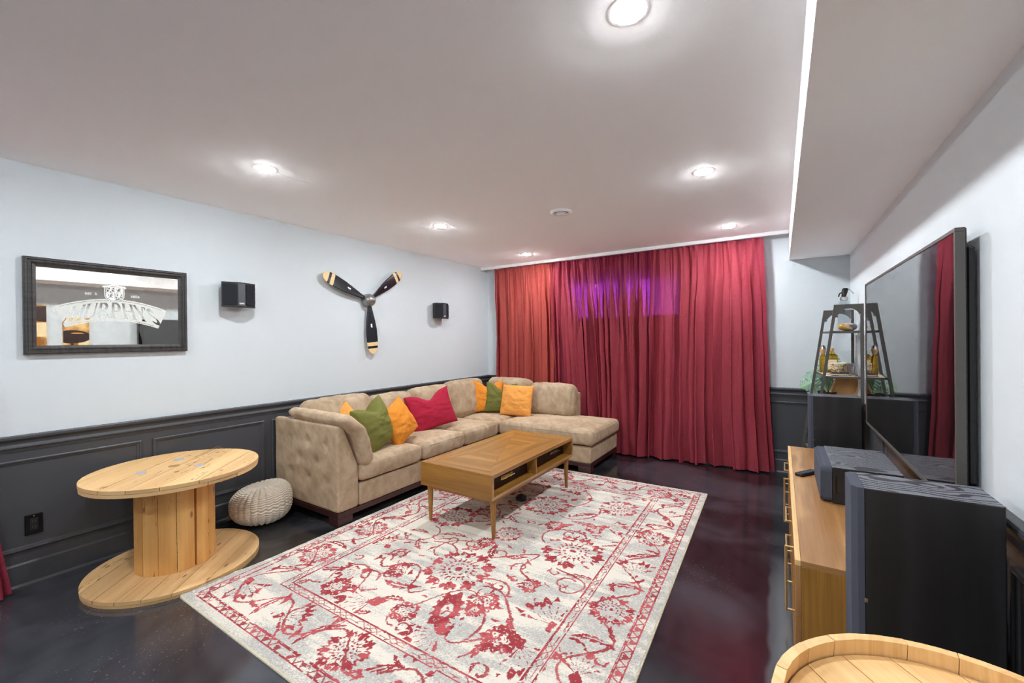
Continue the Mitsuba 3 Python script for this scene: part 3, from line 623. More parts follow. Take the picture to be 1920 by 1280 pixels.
def topc(a): return 1.660 - .0635 * ((a - CA) / .275) ** 2
def botc(a): return 1.5225 - .046 * ((a - CA) / .222) ** 2
def warp(poly):
    poly = poly.segmentize(.03)
    def f(c):
        c = np.asarray(c); a = CA - .217 + c[:, 0] / WTOT * .434
        hi, lo = topc(a) - .022, botc(a) + .016
        return np.stack([a + (.5 - c[:, 1]) * .05 * (a - CA) / -.217 * -1, lo + (hi - lo) * c[:, 1]], 1)
    from shapely import transform
    return transform(poly, f).buffer(0)
aa = np.linspace(CA - .270, CA + .270, 40); ab = np.linspace(CA + .222, CA - .222, 40)
banner = Polygon([(a, topc(a)) for a in aa] + [(a, botc(a) - .002) for a in ab]).buffer(-.006).buffer(.006)
clear = warp(word)
lines = []
a1 = np.linspace(CA - .245, CA + .245, 40); lines.append(LineString([(a, topc(a) - .010) for a in a1]).buffer(.0013))
for s_ in (-1, 1):
    a2 = np.linspace(CA + s_ * .10, CA + s_ * .20, 14); lines.append(LineString([(a, botc(a) + .006) for a in a2]).buffer(.0012))
def shield(sc):
    return affinity.scale(Polygon([(-.048, .040), (-.036, .045), (0, .049), (.036, .045), (.048, .040), (.048, -.02), (.040, -.037), (.02, -.05), (0, -.058), (-.02, -.05), (-.040, -.037), (-.048, -.02)]), sc, sc, origin=(0, 0))
sc_ = (CA + .001, 1.697)
mv = lambda g: affinity.translate(g, *sc_)
outer, inner = mv(shield(1.0)), mv(shield(.86))
banner_cut = banner.difference(union_all([clear] + lines)).difference(mv(shield(1.04)))
part(t, 'lettering_banner', glassplane(banner_cut, .0006, .0012), 'm_frost', label='frosted banner reading MURPHY\'S in clear letters')
quart = [mv(sbox(-.037, .004, -.003, .036)), mv(Polygon([(.004, -.004), (.038, -.004), (.038, -.018), (.030, -.034), (.004, -.046)]))]
def beast(cx, cy, s_):
    ps = [Point(0, 0).buffer(.005), LineString([(0, 0), (.006, -.009), (.011, -.009)]).buffer(.0018), LineString([(0, 0), (-.005, -.010), (-.010, -.011)]).buffer(.0018), LineString([(0, 0), (.008, .006), (.012, .003)]).buffer(.0018), LineString([(0, .0), (.002, .011), (.007, .012)]).buffer(.0026), LineString([(-.003, -.002), (-.010, .003), (-.008, .011)]).buffer(.0014)]
    return affinity.translate(affinity.scale(union_all(ps), s_, s_, origin=(0, 0)), sc_[0] + cx, sc_[1] + cy)
crest_cut = inner.symmetric_difference(inner)  # empty
ring = outer.difference(mv(shield(.93)))
body = mv(shield(.87)).difference(union_all(quart)).difference(union_all([mv(LineString([(-.04, 0), (.04, 0)]).buffer(.0009)), mv(LineString([(0, -.05), (0, .042)]).buffer(.0009)), beast(.020, .020, 1.0), beast(-.019, -.018, 1.0)]))
lions = union_all([beast(-.020, .020, 1.25), beast(.019, -.020, 1.25)])
cap = union_all([mv(Polygon([(-.058, .040), (-.050, .047), (0, .054), (.050, .047), (.058, .040), (.054, .034), (0, .047), (-.054, .034)])), mv(affinity.scale(Point(0, .062).buffer(.018), 1.15, .75)).difference(mv(affinity.scale(Point(0, .062).buffer(.014), 1.15, .7))), mv(Point(0, .062).buffer(.006))])
part(t, 'crest', glassplane(union_all([ring, body, lions, cap]), .0006, .0014), 'm_frost_white', label='white etched crest with quartered shield')
def flat_text(s_, h, x, z, bold=True):
    m = meshkit.text_mesh(s_, h, .0006, bold); v = m.vertices.copy(); a = x + v[:, 0]; hh = v[:, 2] + .0006
    m.vertices = np.stack([XL + .003 + (a - MA0) * math.sin(TILT) * .9 + hh, a - hh * math.sin(TILT), z + v[:, 1]], 1); return m
part(t, 'lettering', flat_text('EST', .0125, .770, 1.680), 'm_frost_white', label='white etched lettering ESTD')
part(t, 'lettering', cat([flat_text('D', .009, .815, 1.684), glassplane(sbox(.815, 1.680, .826, 1.6815), .0006, .0012)]), 'm_frost_white')
part(t, 'lettering', flat_text('1856', .0135, .984, 1.677), 'm_frost_white', label='white etched number 1856')

def wall_speaker(yc, label):
    t = thing('surround_speaker', label, 'speaker', 'wall-mounted surround speakers')
    w, h, d, zc = .118, .094, .125, 1.742
    # wedge body in plan: wide front leaning outward, angled panels
    pl = [(0, yc - .075), (.03, yc - .085), (.075, yc - w), (.085, yc - w), (d, yc - .026), (d, yc + .026), (.085, yc + w), (.075, yc + w), (.03, yc + .085), (0, yc + .075)]
    body = prism([(XL + a, b) for a, b in pl], 2 * h - .012, 'z', zc - h + .006)
    part(t, 'body', body, 'm_black')
    part(t, 'top_plate', prism(Polygon([(XL + .004 + a * .97, b) for a, b in pl]), .006, 'z', zc + h - .006), 'm_black_gloss')
    lip = Polygon([(XL + .07, yc - w), (XL + .088, yc - w - .001), (XL + d + .016, yc - .03), (XL + d + .016, yc + .03), (XL + .088, yc + w + .001), (XL + .07, yc + w)])
    part(t, 'bottom_lip', prism(lip, .008, 'z', zc - h - .002), 'm_black')
    for s_ in (-1, 1):
        a, b = np.array([XL + .0865, yc + s_ * (w - .004)]), np.array([XL + d + .0005, yc + s_ * .031]); n = np.array([b[1] - a[1], -(b[0] - a[0])]); n /= np.linalg.norm(n); n *= np.sign(n[0])
        rr = sbox(0, 0, np.linalg.norm(b - a), 2 * h - .026).buffer(-.014).buffer(.014)
        m = trimesh.creation.extrude_polygon(rr, .005, engine='earcut'); v = m.vertices; dv = (b - a) / np.linalg.norm(b - a)
        m.vertices = np.stack([a[0] + dv[0] * v[:, 0] + n[0] * v[:, 2], a[1] + dv[1] * v[:, 0] + n[1] * v[:, 2], zc - h + .014 + v[:, 1]], 1)
        part(t, 'grille', m, 'm_grille_black', label='black fabric grille')
    strip = prism([(XL + d - .002, yc - .027), (XL + d + .007, yc - .025), (XL + d + .007, yc + .025), (XL + d - .002, yc + .027)], 2 * h - .016, 'z', zc - h + .008)
    part(t, 'center_strip', strip, 'm_speaker_strip', label='grey plastic centre strip')
    m = meshkit.text_mesh('polk', .012, .0008, True); v = m.vertices.copy(); v[:, 0] -= v[:, 0].mean()
    m.vertices = np.stack([XL + d + .0072 + v[:, 2], yc + v[:, 0], zc - h + .021 + v[:, 1]], 1)
    dot = lathe([(0, 0), (.0025, 0), (.0025, .001)], 12); dot = xf(dot, rot(90, [0, 1, 0]), tr(XL + d + .0072, yc - .021, zc - h + .026))
    part(t, 'badge', cat([m, dot]), 'm_frost_white', label='small white maker lettering')
wall_speaker(1.612, 'black wedge-shaped wall speaker between the bar mirror and the propeller')
wall_speaker(3.93, 'black wedge-shaped wall speaker between the propeller and the curtains')

t = thing('propeller', 'black three-blade decorative propeller with cream tips and metal hub on the left wall', 'propeller')
pc = (2.862, 1.795)
hub = lathe([(0, 0), (.060, 0), (.066, .008), (.066, .062), (.064, .068), (.058, .084), (.046, .10), (.028, .112), (.012, .116), (0, .117)], 40)
hub = xf(hub, rot(90, [0, 1, 0])); hub.apply_translation([XL + .0005, pc[0], pc[1]]); part(t, 'hub_spinner', hub, 'm_gunmetal', smooth=40, label='brushed metal spinner hub')
def blade_pt(s, w):
    """s along the blade 0..1, w across -1..1 -> local (along, across, height off the wall)"""
    L = .555; a = .045 + s * (L - .045)
    prof = np.interp(s, [0, .1, .3, .5, .7, .82, .9, .95, .98, 1.0], [.020, .027, .046, .060, .063, .060, .053, .043, .030, .004])
    tw = math.radians(24) * (1 - s) + math.radians(5)
    th = .011 * (1 - .5 * s)
    return a, prof, tw, th
def blade_seg(s0, s1, ang, n=14, m=10):
    R_, F = [], []
    ss = np.linspace(s0, s1, n)
    for s in ss:
        a, pr, tw, th = blade_pt(s, 0); c = []
        for k in range(2 * m):
            q = k * PI / m; w = math.cos(q) * pr; h = math.sin(q) * th
            c.append((a, w * math.cos(tw) - h * math.sin(tw), .05 + w * math.sin(tw) * .8 + h * math.cos(tw)))
        R_.append(c)
    V = np.array(R_).reshape(-1, 3); k2 = 2 * m
    for i in range(n - 1):
        for j in range(k2):
            q = [i * k2 + j, i * k2 + (j + 1) % k2, (i + 1) * k2 + (j + 1) % k2, (i + 1) * k2 + j]; F += [q[:3], [q[0], q[2], q[3]]]
    V = np.vstack([V, V[:k2].mean(0), V[-k2:].mean(0)])
    for j in range(k2): F += [[len(V) - 2, (j + 1) % k2, j], [len(V) - 1, (n - 1) * k2 + j, (n - 1) * k2 + (j + 1) % k2]]
    c, s_ = math.cos(ang), math.sin(ang)
    W = np.stack([XL + V[:, 2], pc[0] + V[:, 0] * c - V[:, 1] * s_, pc[1] + V[:, 0] * s_ + V[:, 1] * c], 1)
    return trimesh.Trimesh(W, np.array(F), process=False)
for ang in (math.radians(158), math.radians(37), math.radians(-85)):
    b = part(t, 'blade', blade_seg(0, .76, ang, 30), 'm_blade', smooth=40, label='black lacquered blade')
    part(b, 'stripe', blade_seg(.76, .835, ang, 6), 'm_cream', smooth=40, label='cream painted stripe')
    part(b, 'dark_stripe', blade_seg(.835, .885, ang, 6), 'm_blade', smooth=40)
    part(b, 'tip', blade_seg(.885, 1.0, ang, 14), 'm_cream', smooth=40, label='cream painted tip')
    c, s_ = math.cos(ang), math.sin(ang); a_, _, tw, th = blade_pt(.38, 0)
    pl = bx(-.018, .018, -.008, .008, th - .001, th + .0015, .0005); pl = xf(pl, rot(math.degrees(tw) * .9, [1, 0, 0])); v = pl.vertices.copy(); v[:, 0] += .26; v[:, 2] += .052
    pl.vertices = np.stack([XL + v[:, 2], pc[0] + v[:, 0] * c - v[:, 1] * s_, pc[1] + v[:, 0] * s_ + v[:, 1] * c], 1)
    part(b, 'label_plate', pl, 'm_frost_white', label='small white label plate')

t = thing('wall_outlet', 'black double electrical outlet low on the left wall by the curtain edge', 'outlet')
part(t, 'plate', xf(bx(0, .007, -.035, .035, -.057, .057, .002), tr(XL + .0052, .548, .348)), 'm_black_gloss')
part(t, 'receptacle', xf(bx(0, .009, -.017, .017, -.034, .034, .001), tr(XL + .0052, .548, .348)), 'm_black')
slots = [bx(XL + .0139, XL + .0146, .548 + dy - .0012, .548 + dy + .0012, .348 + z - .004, .348 + z + .004) for z in (.018, -.014) for dy in (-.006, .006)] + [xf(lathe([(0, 0), (.0025, 0), (.0025, .0006)], 10), rot(90, [0, 1, 0]), tr(XL + .014, .548, .348 + z)) for z in (.008, -.025)]
part(t, 'slots', cat(slots), 'm_dark_metal')
part(t, 'screw', xf(lathe([(0, 0), (.003, 0), (.003, .001), (0, .0015)], 12), rot(90, [0, 1, 0]), tr(XL + .0122, .548, .348 + .048)), 'm_steel')

# ------------------------------------------------------------------ cable spool table
t = thing('cable_spool_table', 'round pine cable-spool table on the black floor by the left wall', 'table')
GA = math.radians(132.0)   # plank direction in plan
def disc_planks(parent, base, z0, z1, r, n, ang, off=0., chip=True, hole=None, wobble=.003):
    w = 2 * r / n; rr = random.Random(int(z0 * 1000) + n)
    for i in range(n):
        lo, hi = -r + i * w + .0018, -r + (i + 1) * w - .0018
        c = Point(0, 0).buffer(r + rr.uniform(-wobble, wobble * .3), 64).intersection(sbox(-1, lo, 1, hi))
        if hole: c = c.difference(union_all([Point(x, y).buffer(q, 12) for x, y, q in hole]))
        if c.is_empty: continue
        c = c.buffer(-.0012).buffer(.0012, 2)
        dz = rr.uniform(-.0007, .0007)
        m = prism(c, z1 - z0 + dz, 'z', z0)
        m = uvwood(m, 0); m = wx(m, rot(math.degrees(ang), [0, 0, 1]), tr(SPX, SPY, 0))
        part(parent, base, m, 'm_pine')
ca, sa = math.cos(GA), math.sin(GA)
def toloc(x, y): return ((x - SPX) * ca + (y - SPY) * sa, -(x - SPX) * sa + (y - SPY) * ca)
tophole = [(*toloc(-3.186, 1.068), .030), (*toloc(-3.315, 1.022), .012), (*toloc(-3.025, 1.025), .013)]
bolts = [(-3.185, .905), (-3.325, 1.140), (-3.06, 1.155)]
ZT = .612
top = number(t + '__top_disc'); 
disc_planks(top, 'plank', ZT - .019, ZT, .432, 6, GA, hole=tophole)
disc_planks(top, 'under_plank', ZT - .040, ZT - .0205, .430, 6, GA + PI / 2, hole=[((-3.186 - SPX) * -sa * -1 if False else ((-3.186 - SPX) * math.cos(GA + PI / 2) + (1.068 - SPY) * math.sin(GA + PI / 2)), -(-3.186 - SPX) * math.sin(GA + PI / 2) + (1.068 - SPY) * math.cos(GA + PI / 2), .029)])
for x, y in bolts:
    part(top, 'bolt_washer', lathe([(0, .004), (.008, .004), (.009, .0025), (.026, .0022), (.028, -.001), (0, -.001)], 24, (x, y, ZT)), 'm_zinc', smooth=30, label='grey steel bolt washer')
bot = number(t + '__bottom_disc')
disc_planks(bot, 'plank', .0185, .036, .432, 7, GA)
disc_planks(bot, 'under_plank', .001, .0175, .430, 6, GA + PI / 2)
for zz, ln in ((0, .15), (.008, .13), (.017, .10)):
    # faint stencil dashes stamped on the far plank
    d = []
    r_ = random.Random(int(zz * 1000) + 3); a = -ln
    while a < ln:
        w_ = r_.uniform(.006, .02); d.append(bx(a, a + w_, -.0025, .0025, 0, .0004)); a += w_ + r_.uniform(.003, .008)
    m = xf(cat(d), rot(math.degrees(GA), [0, 0, 1]), tr(-3.40 + zz * 2.2, 1.33 + zz * 2.0, ZT + .0006)); mat('m_stamp', lin(150, 116, 76), .7) if zz == 0 else 0
    part(top, 'stencil_mark', m, 'm_stamp')
NS = 14; RC = .196
core = number(t + '__core')
for i in range(NS):
    a0, a1 = (i + .012) * 2 * PI / NS, (i + .988) * 2 * PI / NS
    if i == 0: a0 += .05
    am = (a0 + a1) / 2; dr_ = random.Random(i).uniform(-.003, .002)
    arc = [(math.cos(a) * (RC + dr_), math.sin(a) * (RC + dr_)) for a in np.linspace(a0, a1, 6)]
    arc2 = [(math.cos(a) * (RC - .022), math.sin(a) * (RC - .022)) for a in np.linspace(a1, a0, 6)]
    m = prism(Polygon(arc + arc2), ZT - .041 - .037, 'z', .0368)
    _pid[0] += 1; v = m.triangles.reshape(-1, 3); th = np.arctan2(v[:, 1], v[:, 0]); th = (th - am + PI) % (2 * PI) - PI
    o = trimesh.Trimesh(v, np.arange(len(v)).reshape(-1, 3), process=False); o.metadata['uv'] = np.stack([v[:, 2] + i * .7, th * RC + 10 * _pid[0]], 1)
    part(core, 'stave', wx(o, rot(8, [0, 0, 1]), tr(-3.162, 1.066, 0)), 'm_pine_stave')
part(core, 'liner', lathe([(RC - .025, .037), (RC - .025, ZT - .042)], 32, (-3.162, 1.066, 0)), 'm_black')

# ------------------------------------------------------------------ knitted pouf
def pouf_pt(u, v, amp=0.0):
    th = u * 2 * PI; ph = (v - .5) * PI
    ce = np.sign(np.cos(ph)) * np.abs(np.cos(ph)) ** .62; se = np.sign(np.sin(ph)) * np.abs(np.sin(ph)) ** .82
    N, M = 26, 29
    col_ = u * N; row = v * M
    fr = np.abs((col_ % 1) - .5) * 2
    cord = np.abs(np.cos(PI * (row + .30 * fr))) ** .6
    rib = (1 - fr) ** 2
    d = (.009 * (cord - 1) - .012 * rib + .009) * np.clip(np.cos(ph) * 1.8, 0, 1)
    r = .209 + d
    lump = 1 + .018 * np.cos(2 * th) + .015 * np.sin(3 * th + 2)
    z = .142 + se * (.136 + d) - .012 * np.exp(-((np.cos(ph)) / .25) ** 2) * (se > 0)
    z = z + .026 * (ce * np.cos(th - 1.0)) * (se > -.2) * (se + .2)
    return np.stack([ce * r * lump * np.cos(th), ce * r * lump * np.sin(th), z], -1)
g, _, _ = grid(620, 270, pouf_pt); g.vertices += [-3.388, 1.690, .0]; g.vertices[:, 2] = np.maximum(g.vertices[:, 2], .002)
t = thing('knitted_pouf', 'cream chunky knitted pouf on the floor between the spool table and sofa', 'pouf')
part(t, 'cover', g, 'm_knit', smooth=True)
part(t, 'tag', xf(bx(-.012, .012, -.001, .001, -.018, .018, .0004), rot(60, [0, 0, 1]), tr(-3.388 + .212 * math.cos(-1.95), 1.690 + .212 * math.sin(-1.95), .07)), 'm_leather_tag', label='small brown leather tag')

# ------------------------------------------------------------------ sectional sofa
t = thing('sectional_sofa', 'beige suede L-shaped sectional sofa with chaise along the left wall and curtains', 'sofa')
SY0, SY1 = 1.905, 4.845
def soft(P, r, size=.03, amp=.004, seed=0, dimples=()):
    """convex block with rounded edges, remeshed and gently uneven"""
    b = m3.Manifold.batch_hull([m3.Manifold.sphere(r, 12).translate(p) for p in P]).refine_to_length(size)
    mm = b.to_mesh(); m = trimesh.Trimesh(mm.vert_properties[:, :3], mm.tri_verts)
    n = m.vertex_normals; q = m.vertices
    d = (meshkit.fbm(q * 7 + seed, 3, seed) - .5) * 2 * amp
    for c in dimples: d -= .024 * np.exp(-((np.linalg.norm(q - c, axis=1)) / .034) ** 2)
    m.vertices = q + n * d[:, None]; return m
def shrink(P, r):
    P = np.array(P, float); lo, hi = P.min(0), P.max(0); c = (lo + hi) / 2
    return [tuple(np.where(p < c, p + r, p - r)) for p in P]
def blk(x0, x1, y0, y1, z0, z1, r=.018, **k):
    return soft(shrink([(x, y, z) for x in (x0, x1) for y in (y0, y1) for z in (z0, z1)], r), r, **k)
# end panel (arm) with slanted inner face and tufting dimples
r = .02
endP = [(x, y, z) for x in (-3.598 + r, -2.752 - r) for y, z in ((SY0 + r, .103 + r), (SY0 + r, .748 - r), (SY0 + .055 - r * .6, .748 - r), (2.092 - r, .42), (2.092 - r, .103 + r))]
# slanted front top: the panel leans back at the top like the photo
dm = [(x, SY0, z) for x, z in ((-3.38, .60), (-3.13, .595), (-2.90, .58), (-3.25, .46), (-3.02, .45), (-3.38, .33), (-3.13, .32), (-2.90, .31))]
part(t, 'arm_panel', soft(endP, r, .022, .003, 3, dm), 'm_suede', smooth=50)
part(t, 'front_skirt', blk(-3.58, -2.752, 2.094, 3.995, .103, .273, size=.04), 'm_suede', smooth=50)
part(t, 'corner_skirt', blk(-3.58, -2.752, 3.997, SY1, .103, .273, size=.05), 'm_suede', smooth=50)
part(t, 'chaise_skirt', blk(-2.752, -1.632, 4.015, SY1 - .02, .103, .271, size=.04), 'm_suede', smooth=50)
# back frames against the wall and the curtain
bP = [(x, y, z) for y in (1.99, SY1 - r) for x, z in ((-3.60 + r, .28), (-3.60 + r, .70), (-3.50, .70), (-3.40, .30))]
part(t, 'back_frame', soft(bP, r, .05, .003, 5), 'm_suede', smooth=50)
bP = [(x, y, z) for x in (-3.55, -2.11) for y, z in ((SY1 - r, .28), (SY1 - r, .70), (SY1 - .09, .70), (SY1 - .16, .30))]
part(t, 'back_frame', soft(bP, r, .05, .003, 6), 'm_suede', smooth=50)
def place(m, c, *rots):
    return xf(m, *rots, tr(*c))
def seat(x0, x1, y0, y1, z0, z1, seed, base='seat_cushion', bulge=.028, sag=.012):
    m = cushion(x1 - x0, y1 - y0, z1 - z0, .045, bulge, 30, .004, seed, sag=sag); m.apply_translation([(x0 + x1) / 2, (y0 + y1) / 2, (z0 + z1) / 2])
    k = part(t, base, m, 'm_suede', smooth=60)
    # piped seam round the top edge
    zz = z1 - .028; e = .0015
    c = []
    for sx, sy in ((1, -1), (1, 1), (-1, 1), (-1, -1)):
        for a in np.linspace(0, PI / 2, 6):
            a0 = {(1, -1): -PI / 2, (1, 1): 0, (-1, 1): PI / 2, (-1, -1): PI}[(sx, sy)] + a
            c.append(((x0 + x1) / 2 + sx * ((x1 - x0) / 2 - .045) + (.043) * math.cos(a0), (y0 + y1) / 2 + sy * ((y1 - y0) / 2 - .045) + .043 * math.sin(a0), zz))
    c.append(c[0]); cc = np.array(c); L = np.r_[0, np.cumsum(np.linalg.norm(np.diff(cc, axis=0), axis=1))]; s_ = np.linspace(0, L[-1], 120); cc = np.stack([np.interp(s_, L, cc[:, i]) for i in range(3)], 1)
    mid = np.array([(x0 + x1) / 2, (y0 + y1) / 2]); hx, hy = (x1 - x0) / 2, (y1 - y0) / 2
    u = (cc[:, 0] - mid[0]) / hx; v = (cc[:, 1] - mid[1]) / hy
    tree = cKDTree(m.vertices[m.vertices[:, 2] > z0 + .05]); pts = m.vertices[m.vertices[:, 2] > z0 + .05][tree.query(cc)[1]]
    cc[:, :2] = np.array([np.convolve(np.r_[pts[-4:-1, i], pts[:, i], pts[1:4, i]], np.ones(7) / 7, 'valid') for i in (0, 1)]).T
    part(k, 'seam', tube(cc, .0035, 6, False), 'm_suede', smooth=True)
seat(-3.36, -2.728, 2.096, 2.765, .288, .438, 1)
seat(-3.36, -2.728, 2.775, 3.372, .288, .440, 2)
seat(-3.36, -2.728, 3.382, 3.972, .288, .442, 3)
seat(-3.36, -2.765, 3.985, 4.66, .288, .440, 4, 'corner_cushion')
seat(-2.755, -1.598, 3.985, 4.835, .288, .436, 5, 'chaise_cushion', .03, .0)
def backc(c, w, h, d, rz, tilt, seed, roll=0, base='back_cushion', bulge=.04, r=.07):
    m = cushion(w, h, d, r, bulge, 28, .009, seed); m = xf(m, rot(90, [1, 0, 0]))      # now w along x, d along y, h along z
    m = xf(m, rot(roll, [0, 1, 0]), rot(tilt, [1, 0, 0]), rot(rz, [0, 0, 1]), tr(*c))
    part(t, base, m, 'm_suede', smooth=60)
# along the left wall (facing +x): rz=90 turns the -y face to +x
for (y0, y1, zt, sd) in ((2.03, 2.70, .872, 11), (2.71, 3.22, .835, 12), (3.23, 3.82, .850, 13), (3.83, 4.50, .872, 14)):
    h = zt - .425
    backc((-3.375, (y0 + y1) / 2, .425 + h / 2), y1 - y0, h, .185, 90, -13, sd)
for (x0, x1, zt, sd) in ((-3.36, -2.70, .865, 15), (-2.69, -2.085, .825, 16)):
    h = zt - .425
    backc(((x0 + x1) / 2, 4.665, .425 + h / 2), x1 - x0, h, .185, 0, -12, sd)
# loose cushion folded over the arm panel
def armc(u, v):
    # path from the seat up the slanted face and over the top, v along x
    s = u; y = np.interp(s, [0, .5, .72, .84, .94, 1.0], [2.20, 2.10, 2.055, 2.02, 1.965, 1.955]); return y
mm = cushion(.745, .45, .112, .05, .016, 30, .007, 21); mm = xf(mm, rot(90, [1, 0, 0]))
q = mm.vertices.copy(); zz = q[:, 2]
q[:, 1] -= .10 * sm(.02, .24, zz) ; q[:, 2] = zz + .0
x = q[:, 0]
mm.vertices = q; mm = xf(mm, rot(16, [1, 0, 0]), rot(1.0, [0, 1, 0]), tr(-3.055, 2.098, .640))
part(t, 'arm_cushion', mm, 'm_suede', smooth=60)
# dark wooden plinth and feet
for a in ((-3.56, -2.756, SY0 + .004, 1.97), (-3.56, -2.752, 1.97, 2.01)): pass
part(t, 'plinth', cat([bx(-3.56, -2.754, SY0 + .003, 1.96, .062, .1025, .002), bx(-2.79, -2.754, 1.96, 4.02, .062, .1025, .002), bx(-2.79, -1.636, 4.018, 4.05, .062, .1025, .002), bx(-1.672, -1.636, 4.05, SY1 - .022, .062, .1025, .002), bx(-3.56, -3.52, 1.96, SY1 - .05, .062, .1025, .002)]), 'm_sofa_wood', label='dark red-brown wooden plinth')
for (x0, x1, y0, y1) in ((-2.865, -2.753, SY0 + .002, 2.035), (-3.56, -3.45, SY0 + .002, 2.03), (-1.775, -1.635, 4.017, 4.10), (-1.72, -1.635, 4.72, SY1 - .024), (-3.56, -3.45, 4.70, SY1 - .05)):
    part(t, 'foot', bx(x0, x1, y0, y1, .001, .0615, .002), 'm_sofa_wood', label='dark red-brown wooden foot')

# ------------------------------------------------------------------ throw pillows
def throw(label, c, w, h, m, rz, tilt, roll, seed, t_=.14, fold=None, pinch=.07):
    k = thing('throw_pillow', label, 'pillow', 'throw pillows on the sectional sofa')
    put(k, xf(pillow(w, h, t_, seed, pinch, fold=fold), rot(roll, [0, 1, 0]), rot(tilt, [1, 0, 0]), rot(rz, [0, 0, 1]), tr(*c)), m, smooth=True)
    return k
def dent(P, a, b):
    s_ = np.exp(-((a) / .38) ** 2) * np.clip(b, 0, 1) ** 1.5
    P[..., 2] -= .085 * s_; P[..., 1] *= 1 + .25 * s_; return P
throw('pale yellow pillow peeking out behind the arm cushion, left of the green one', (-3.23, 2.32, .585), .38, .38, 'm_pillow_yellow', 40, -16, 42, 1)
throw('olive green velvet pillow leaning at the left end of the sofa', (-2.975, 2.42, .648), .42, .42, 'm_pillow_green', 104, -16, -12, 2, .22, dent)
throw('orange pillow standing on edge between the green and the red pillow', (-2.98, 2.70, .625), .36, .36, 'm_pillow_orange', 94, -20, -24, 3, .19)
throw('dented raspberry red pillow in the middle of the long sofa side', (-3.115, 3.28, .645), .52, .40, 'm_pillow_red', 68, -18, -10, 4, .15, dent)
throw('orange pillow at the back of the corner, left of the green one', (-3.16, 4.37, .655), .40, .40, 'm_pillow_orange', 48, -12, 2, 5, .13, dent)
throw('olive green pillow squeezed between the two orange ones in the sofa corner', (-2.99, 4.40, .645), .40, .38, 'm_pillow_green', 28, -14, 4, 6, .12, dent)
throw('square light orange pillow facing the room in front of the corner', (-2.735, 4.37, .632), .42, .38, 'm_pillow_yellow', 8, -16, 1, 7, .13, pinch=.035)

# ------------------------------------------------------------------ coffee table
CX0, CX1, CY0, CY1, CZ0, CZ1 = -2.292, -1.634, 2.292, 3.578, .292, .465
t = thing('coffee_table', 'walnut mid-century coffee table with open shelves standing on the rug', 'coffee table')
topk = number(t + '__top')
bd = .075
def flatpiece(poly, z0, z1, grain): return uvwood(prism(poly, z1 - z0, 'z', z0), grain)
o4 = [(CX0, CY0), (CX1, CY0), (CX1, CY1), (CX0, CY1)]; i4 = [(CX0 + bd, CY0 + bd), (CX1 - bd, CY0 + bd), (CX1 - bd, CY1 - bd), (CX0 + bd, CY1 - bd)]
for j in range(4):
    pg = Polygon([o4[j], o4[(j + 1) % 4], i4[(j + 1) % 4], i4[j]]).buffer(-.0004)
    part(topk, 'border_strip', flatpiece(pg, CZ1 - .018, CZ1, j % 2), 'm_walnut')
cc = ((CX0 + CX1) / 2, (CY0 + CY1) / 2)
for j in range(4):
    pg = Polygon([i4[j], i4[(j + 1) % 4], cc]).buffer(-.0004)
    part(topk, 'inlay_triangle', flatpiece(pg, CZ1 - .018, CZ1 - .0003, j % 2), 'm_walnut')
body = number(t + '__body')
part(body, 'end_panel', uvwood(bx(CX0, CX1 - .004, CY0, CY0 + .018, CZ0, CZ1 - .0185, .001), 0), 'm_walnut')
part(body, 'end_panel', uvwood(bx(CX0, CX1 - .004, CY1 - .018, CY1, CZ0, CZ1 - .0185, .001), 0), 'm_walnut')
part(body, 'bottom_board', uvwood(bx(CX0 + .01, CX1 - .003, CY0 + .018, CY1 - .018, CZ0, CZ0 + .018), 1), 'm_walnut')
for a_, b_, c_ in ((CY0 + .019, 2.8965, 'm_brass'), (2.9135, CY1 - .019, 'm_steel')):
    dwr = part(t, 'drawer', bx(CX1 - .115, CX1 - .09, a_, b_, CZ0 + .0185, CZ1 - .019, .001), 'm_walnut_dark', label='dark recessed drawer front')
    m_ = (a_ + b_) / 2 + (0 if c_ == 'm_brass' else .14); zz = .366; xf_ = CX1 - .0905
    part(dwr, 'handle', cat([bx(xf_, xf_ + .003, m_ - .075, m_ + .075, zz - .014, zz + .012, .001), bx(xf_ + .014, xf_ + .022, m_ - .085, m_ + .085, zz - .006, zz + .003, .0015), bx(xf_, xf_ + .02, m_ - .045, m_ - .030, zz - .009, zz + .006, .001), bx(xf_, xf_ + .02, m_ + .030, m_ + .045, zz - .009, zz + .006, .001)]), c_, label='brass pull' if c_ == 'm_brass' else 'silver pull')
part(body, 'rear_panel', uvwood(bx(CX0, CX0 + .016, CY0 + .018, CY1 - .018, CZ0 + .018, CZ1 - .0185), 1), 'm_walnut')
part(body, 'divider', uvwood(bx(CX1 - .0895, CX1 - .006, 2.897, 2.913, CZ0 + .018, CZ1 - .0185), 0), 'm_walnut')
part(body, 'front_trim', uvwood(cat([bx(CX1 - .004, CX1 + .002, CY0, CY1, CZ1 - .026, CZ1 - .0005, .001), bx(CX1 - .004, CX1 + .002, CY0, CY1, CZ0, CZ0 + .020, .001), bx(CX1 - .004, CX1 + .002, CY0, CY0 + .02, CZ0 + .02, CZ1 - .026, .001), bx(CX1 - .004, CX1 + .002, CY1 - .02, CY1, CZ0 + .02, CZ1 - .026, .001)]), 1), 'm_teak')
ap = cat([bx(CX1 - .05, CX1 - .03, CY0 + .09, CY1 - .09, .255, CZ0, .001), bx(CX0 + .03, CX0 + .05, CY0 + .09, CY1 - .09, .255, CZ0, .001), bx(CX0 + .06, CX1 - .06, CY0 + .055, CY0 + .075, .255, CZ0, .001), bx(CX0 + .06, CX1 - .06, CY1 - .075, CY1 - .055, .255, CZ0, .001)])
part(t, 'apron', uvwood(ap, 1), 'm_walnut')
